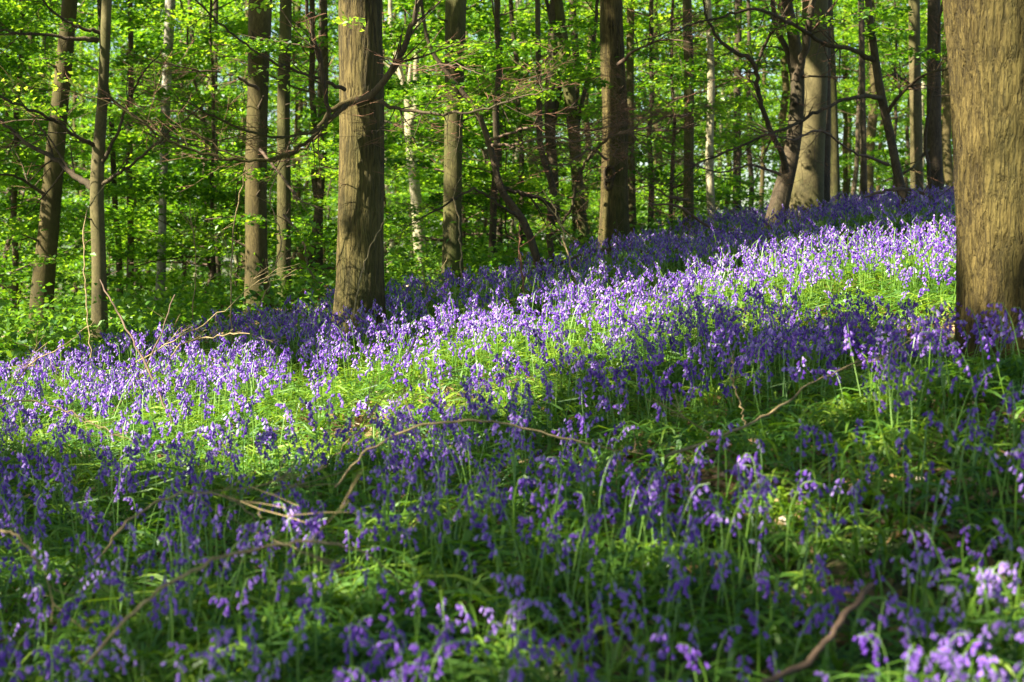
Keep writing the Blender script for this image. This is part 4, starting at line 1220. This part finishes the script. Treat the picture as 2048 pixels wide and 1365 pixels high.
stem_obj('fallen_branch', 'pale bare stick lying in front of the grassy sunlit tuft right of centre', 'stick',
         [(1330, 915, 9), (1420, 882, 9), (1490, 852, 9), (1560, 812, 7), (1620, 770, 5), (1740, 715, 4)], 5.9, 6.7, 'dry', 3, seed=4, group=G1)
stem_obj('bramble_stem', 'thin bent dead stem rising to a fork in the bluebells right of centre', 'stem',
         [(1490, 850, 5), (1478, 800, 5), (1468, 770, 5), (1460, 735, 3)], 6.6, 6.6, 'dry', 2, 0.12, seed=5, group=G1)
stem_obj('bramble_stem', 'long thin tan stem slanting up through the sunlit flowers at left', 'stem',
         [(0, 940, 4), (90, 960, 5), (180, 900, 5), (245, 800, 4), (300, 720, 4), (350, 590, 3)], 9, 11.0, 'twig', 3, seed=6, group=G1)
stem_obj('bramble_stem', 'tall thin pale stem standing upright in front of the slender left trunk', 'stem',
         [(182, 735, 4), (176, 640, 4), (168, 520, 4), (172, 430, 3), (210, 370, 3)], 12, 12.5, 'dry', 3, seed=7, group=G1)
stem_obj('bramble_stem', 'pale grey stem leaning left beside the slender left trunk', 'stem',
         [(345, 850, 4), (310, 770, 5), (270, 690, 5), (235, 625, 5), (200, 560, 3)], 9, 10.0, 'twig', 0, seed=8, group=G1)
stem_obj('bramble_stem', 'arching tan stem low at the left edge above the sunlit flowers', 'stem',
         [(-20, 815, 4), (60, 803, 5), (130, 820, 5), (200, 855, 4), (250, 880, 3)], 8.0, 8.0, 'dry', 2, seed=9, group=G1)
stem_obj('bramble_stem', 'short curled tan stem at the left edge in the shaded flowers', 'stem',
         [(-20, 1060, 8), (30, 1068, 8), (60, 1100, 7), (80, 1140, 6)], 4.6, 4.5, 'dry', 1, 0.2, seed=10, group=G1)
stem_obj('bramble_stem', 'tangled brown arching stem on the shaded left slope', 'stem',
         [(190, 1130, 7), (260, 1040, 7), (330, 1000, 6), (420, 985, 6), (480, 1010, 5), (530, 1060, 4)], 4.9, 5.2, 'dry', 5, 0.4, seed=11, group=G1)
stem_obj('bramble_stem', 'thin reddish stem standing alone among the flowers just left of the scarred trunk', 'stem',
         [(1050, 620, 5), (1047, 560, 5), (1040, 500, 4), (1038, 450, 3)], 14, 14, 'redtwig', 5, 0.35, seed=12, group=G1)
stem_obj('bramble_stem', 'pale leaning stem rising from the flowers below the twin dark stems', 'stem',
         [(1165, 605, 5), (1150, 560, 5), (1128, 480, 5), (1110, 420, 4), (1085, 380, 3)], 14.5, 15, 'dry', 5, 0.35, seed=13, group=G1)
stem_obj('bramble_stem', 'thin pale stem curving up against the thick central trunk', 'stem',
         [(704, 650, 4), (718, 570, 4), (738, 500, 4), (770, 440, 3)], 12.6, 12.8, 'dry', 0, seed=14, group=G1)
stem_obj('bramble_stem', 'tall thin tan stem in front of the straight dark brown trunk', 'stem',
         [(925, 560, 4), (922, 500, 4), (915, 430, 4), (908, 380, 3), (925, 350, 2)], 16.5, 16.5, 'dry', 0, seed=15, group=G1)
for k, (c, Y, lab) in enumerate([
    ([(465, 690, 4), (462, 560, 4), (470, 440, 4), (492, 330, 3)], 13.5, 'tall thin brown stem rising left of the straight half-sunlit trunk'),
    ([(500, 650, 3), (540, 560, 4), (562, 470, 4), (540, 400, 4), (575, 310, 3)], 15.5, 'thin twisting stem crossing the straight half-sunlit trunk'),
    ([(250, 740, 3), (330, 690, 4), (420, 640, 3), (520, 560, 2)], 11.5, 'thin tan stem slanting up right over the left flowers'),
    ([(20, 790, 3), (60, 730, 4), (130, 690, 3), (190, 640, 2)], 10.5, 'thin tan stem slanting up at the far left of the flowers'),
    ([(330, 740, 3), (360, 690, 4), (430, 672, 4), (500, 668, 3)], 11.5, 'low thin tan stem lying over the flowers left of centre'),
    ([(386, 640, 3), (390, 520, 3), (380, 400, 2)], 14.5, 'very thin upright brown stem in the left half beside the birch'),
    ([(860, 640, 3), (848, 560, 3), (842, 520, 2)], 13.8, 'thin dark upright stem just right of the thick central trunk'),
    ([(640, 940, 4), (700, 880, 4), (770, 800, 3), (830, 760, 2)], 7.0, 'thin brown stem slanting through flowers under the thick central trunk'),
]):
    stem_obj('bramble_stem', lab, 'stem', c, Y, Y - 0.5, 'dry', 5, 0.35, seed=30 + k, group=G1)
stem_obj('fallen_bough', 'dead grey bough with bare twigs lying on the crest before the scarred trunk', 'branch',
         [(1080, 545, 6), (1130, 522, 8), (1180, 505, 9), (1240, 497, 8), (1300, 505, 7), (1380, 490, 4)], 17, 17.5, 'twig', 18, 0.45, seed=50)
stem_obj('fallen_bough', 'dead dark bough with twigs sloping down beside the leaning mossy trunk', 'branch',
         [(1300, 408, 4), (1360, 415, 6), (1410, 450, 7), (1460, 466, 7), (1540, 474, 6), (1600, 462, 4)], 17.5, 18, 'twig', 18, 0.5, seed=51)
stem_obj('fallen_bough', 'tangled grey brushwood bough at the foot of the trunks on the right slope', 'branch',
         [(1730, 395, 5), (1790, 378, 7), (1840, 385, 7), (1880, 410, 6), (1915, 425, 4)], 18, 18.5, 'twig', 20, 0.5, seed=52)
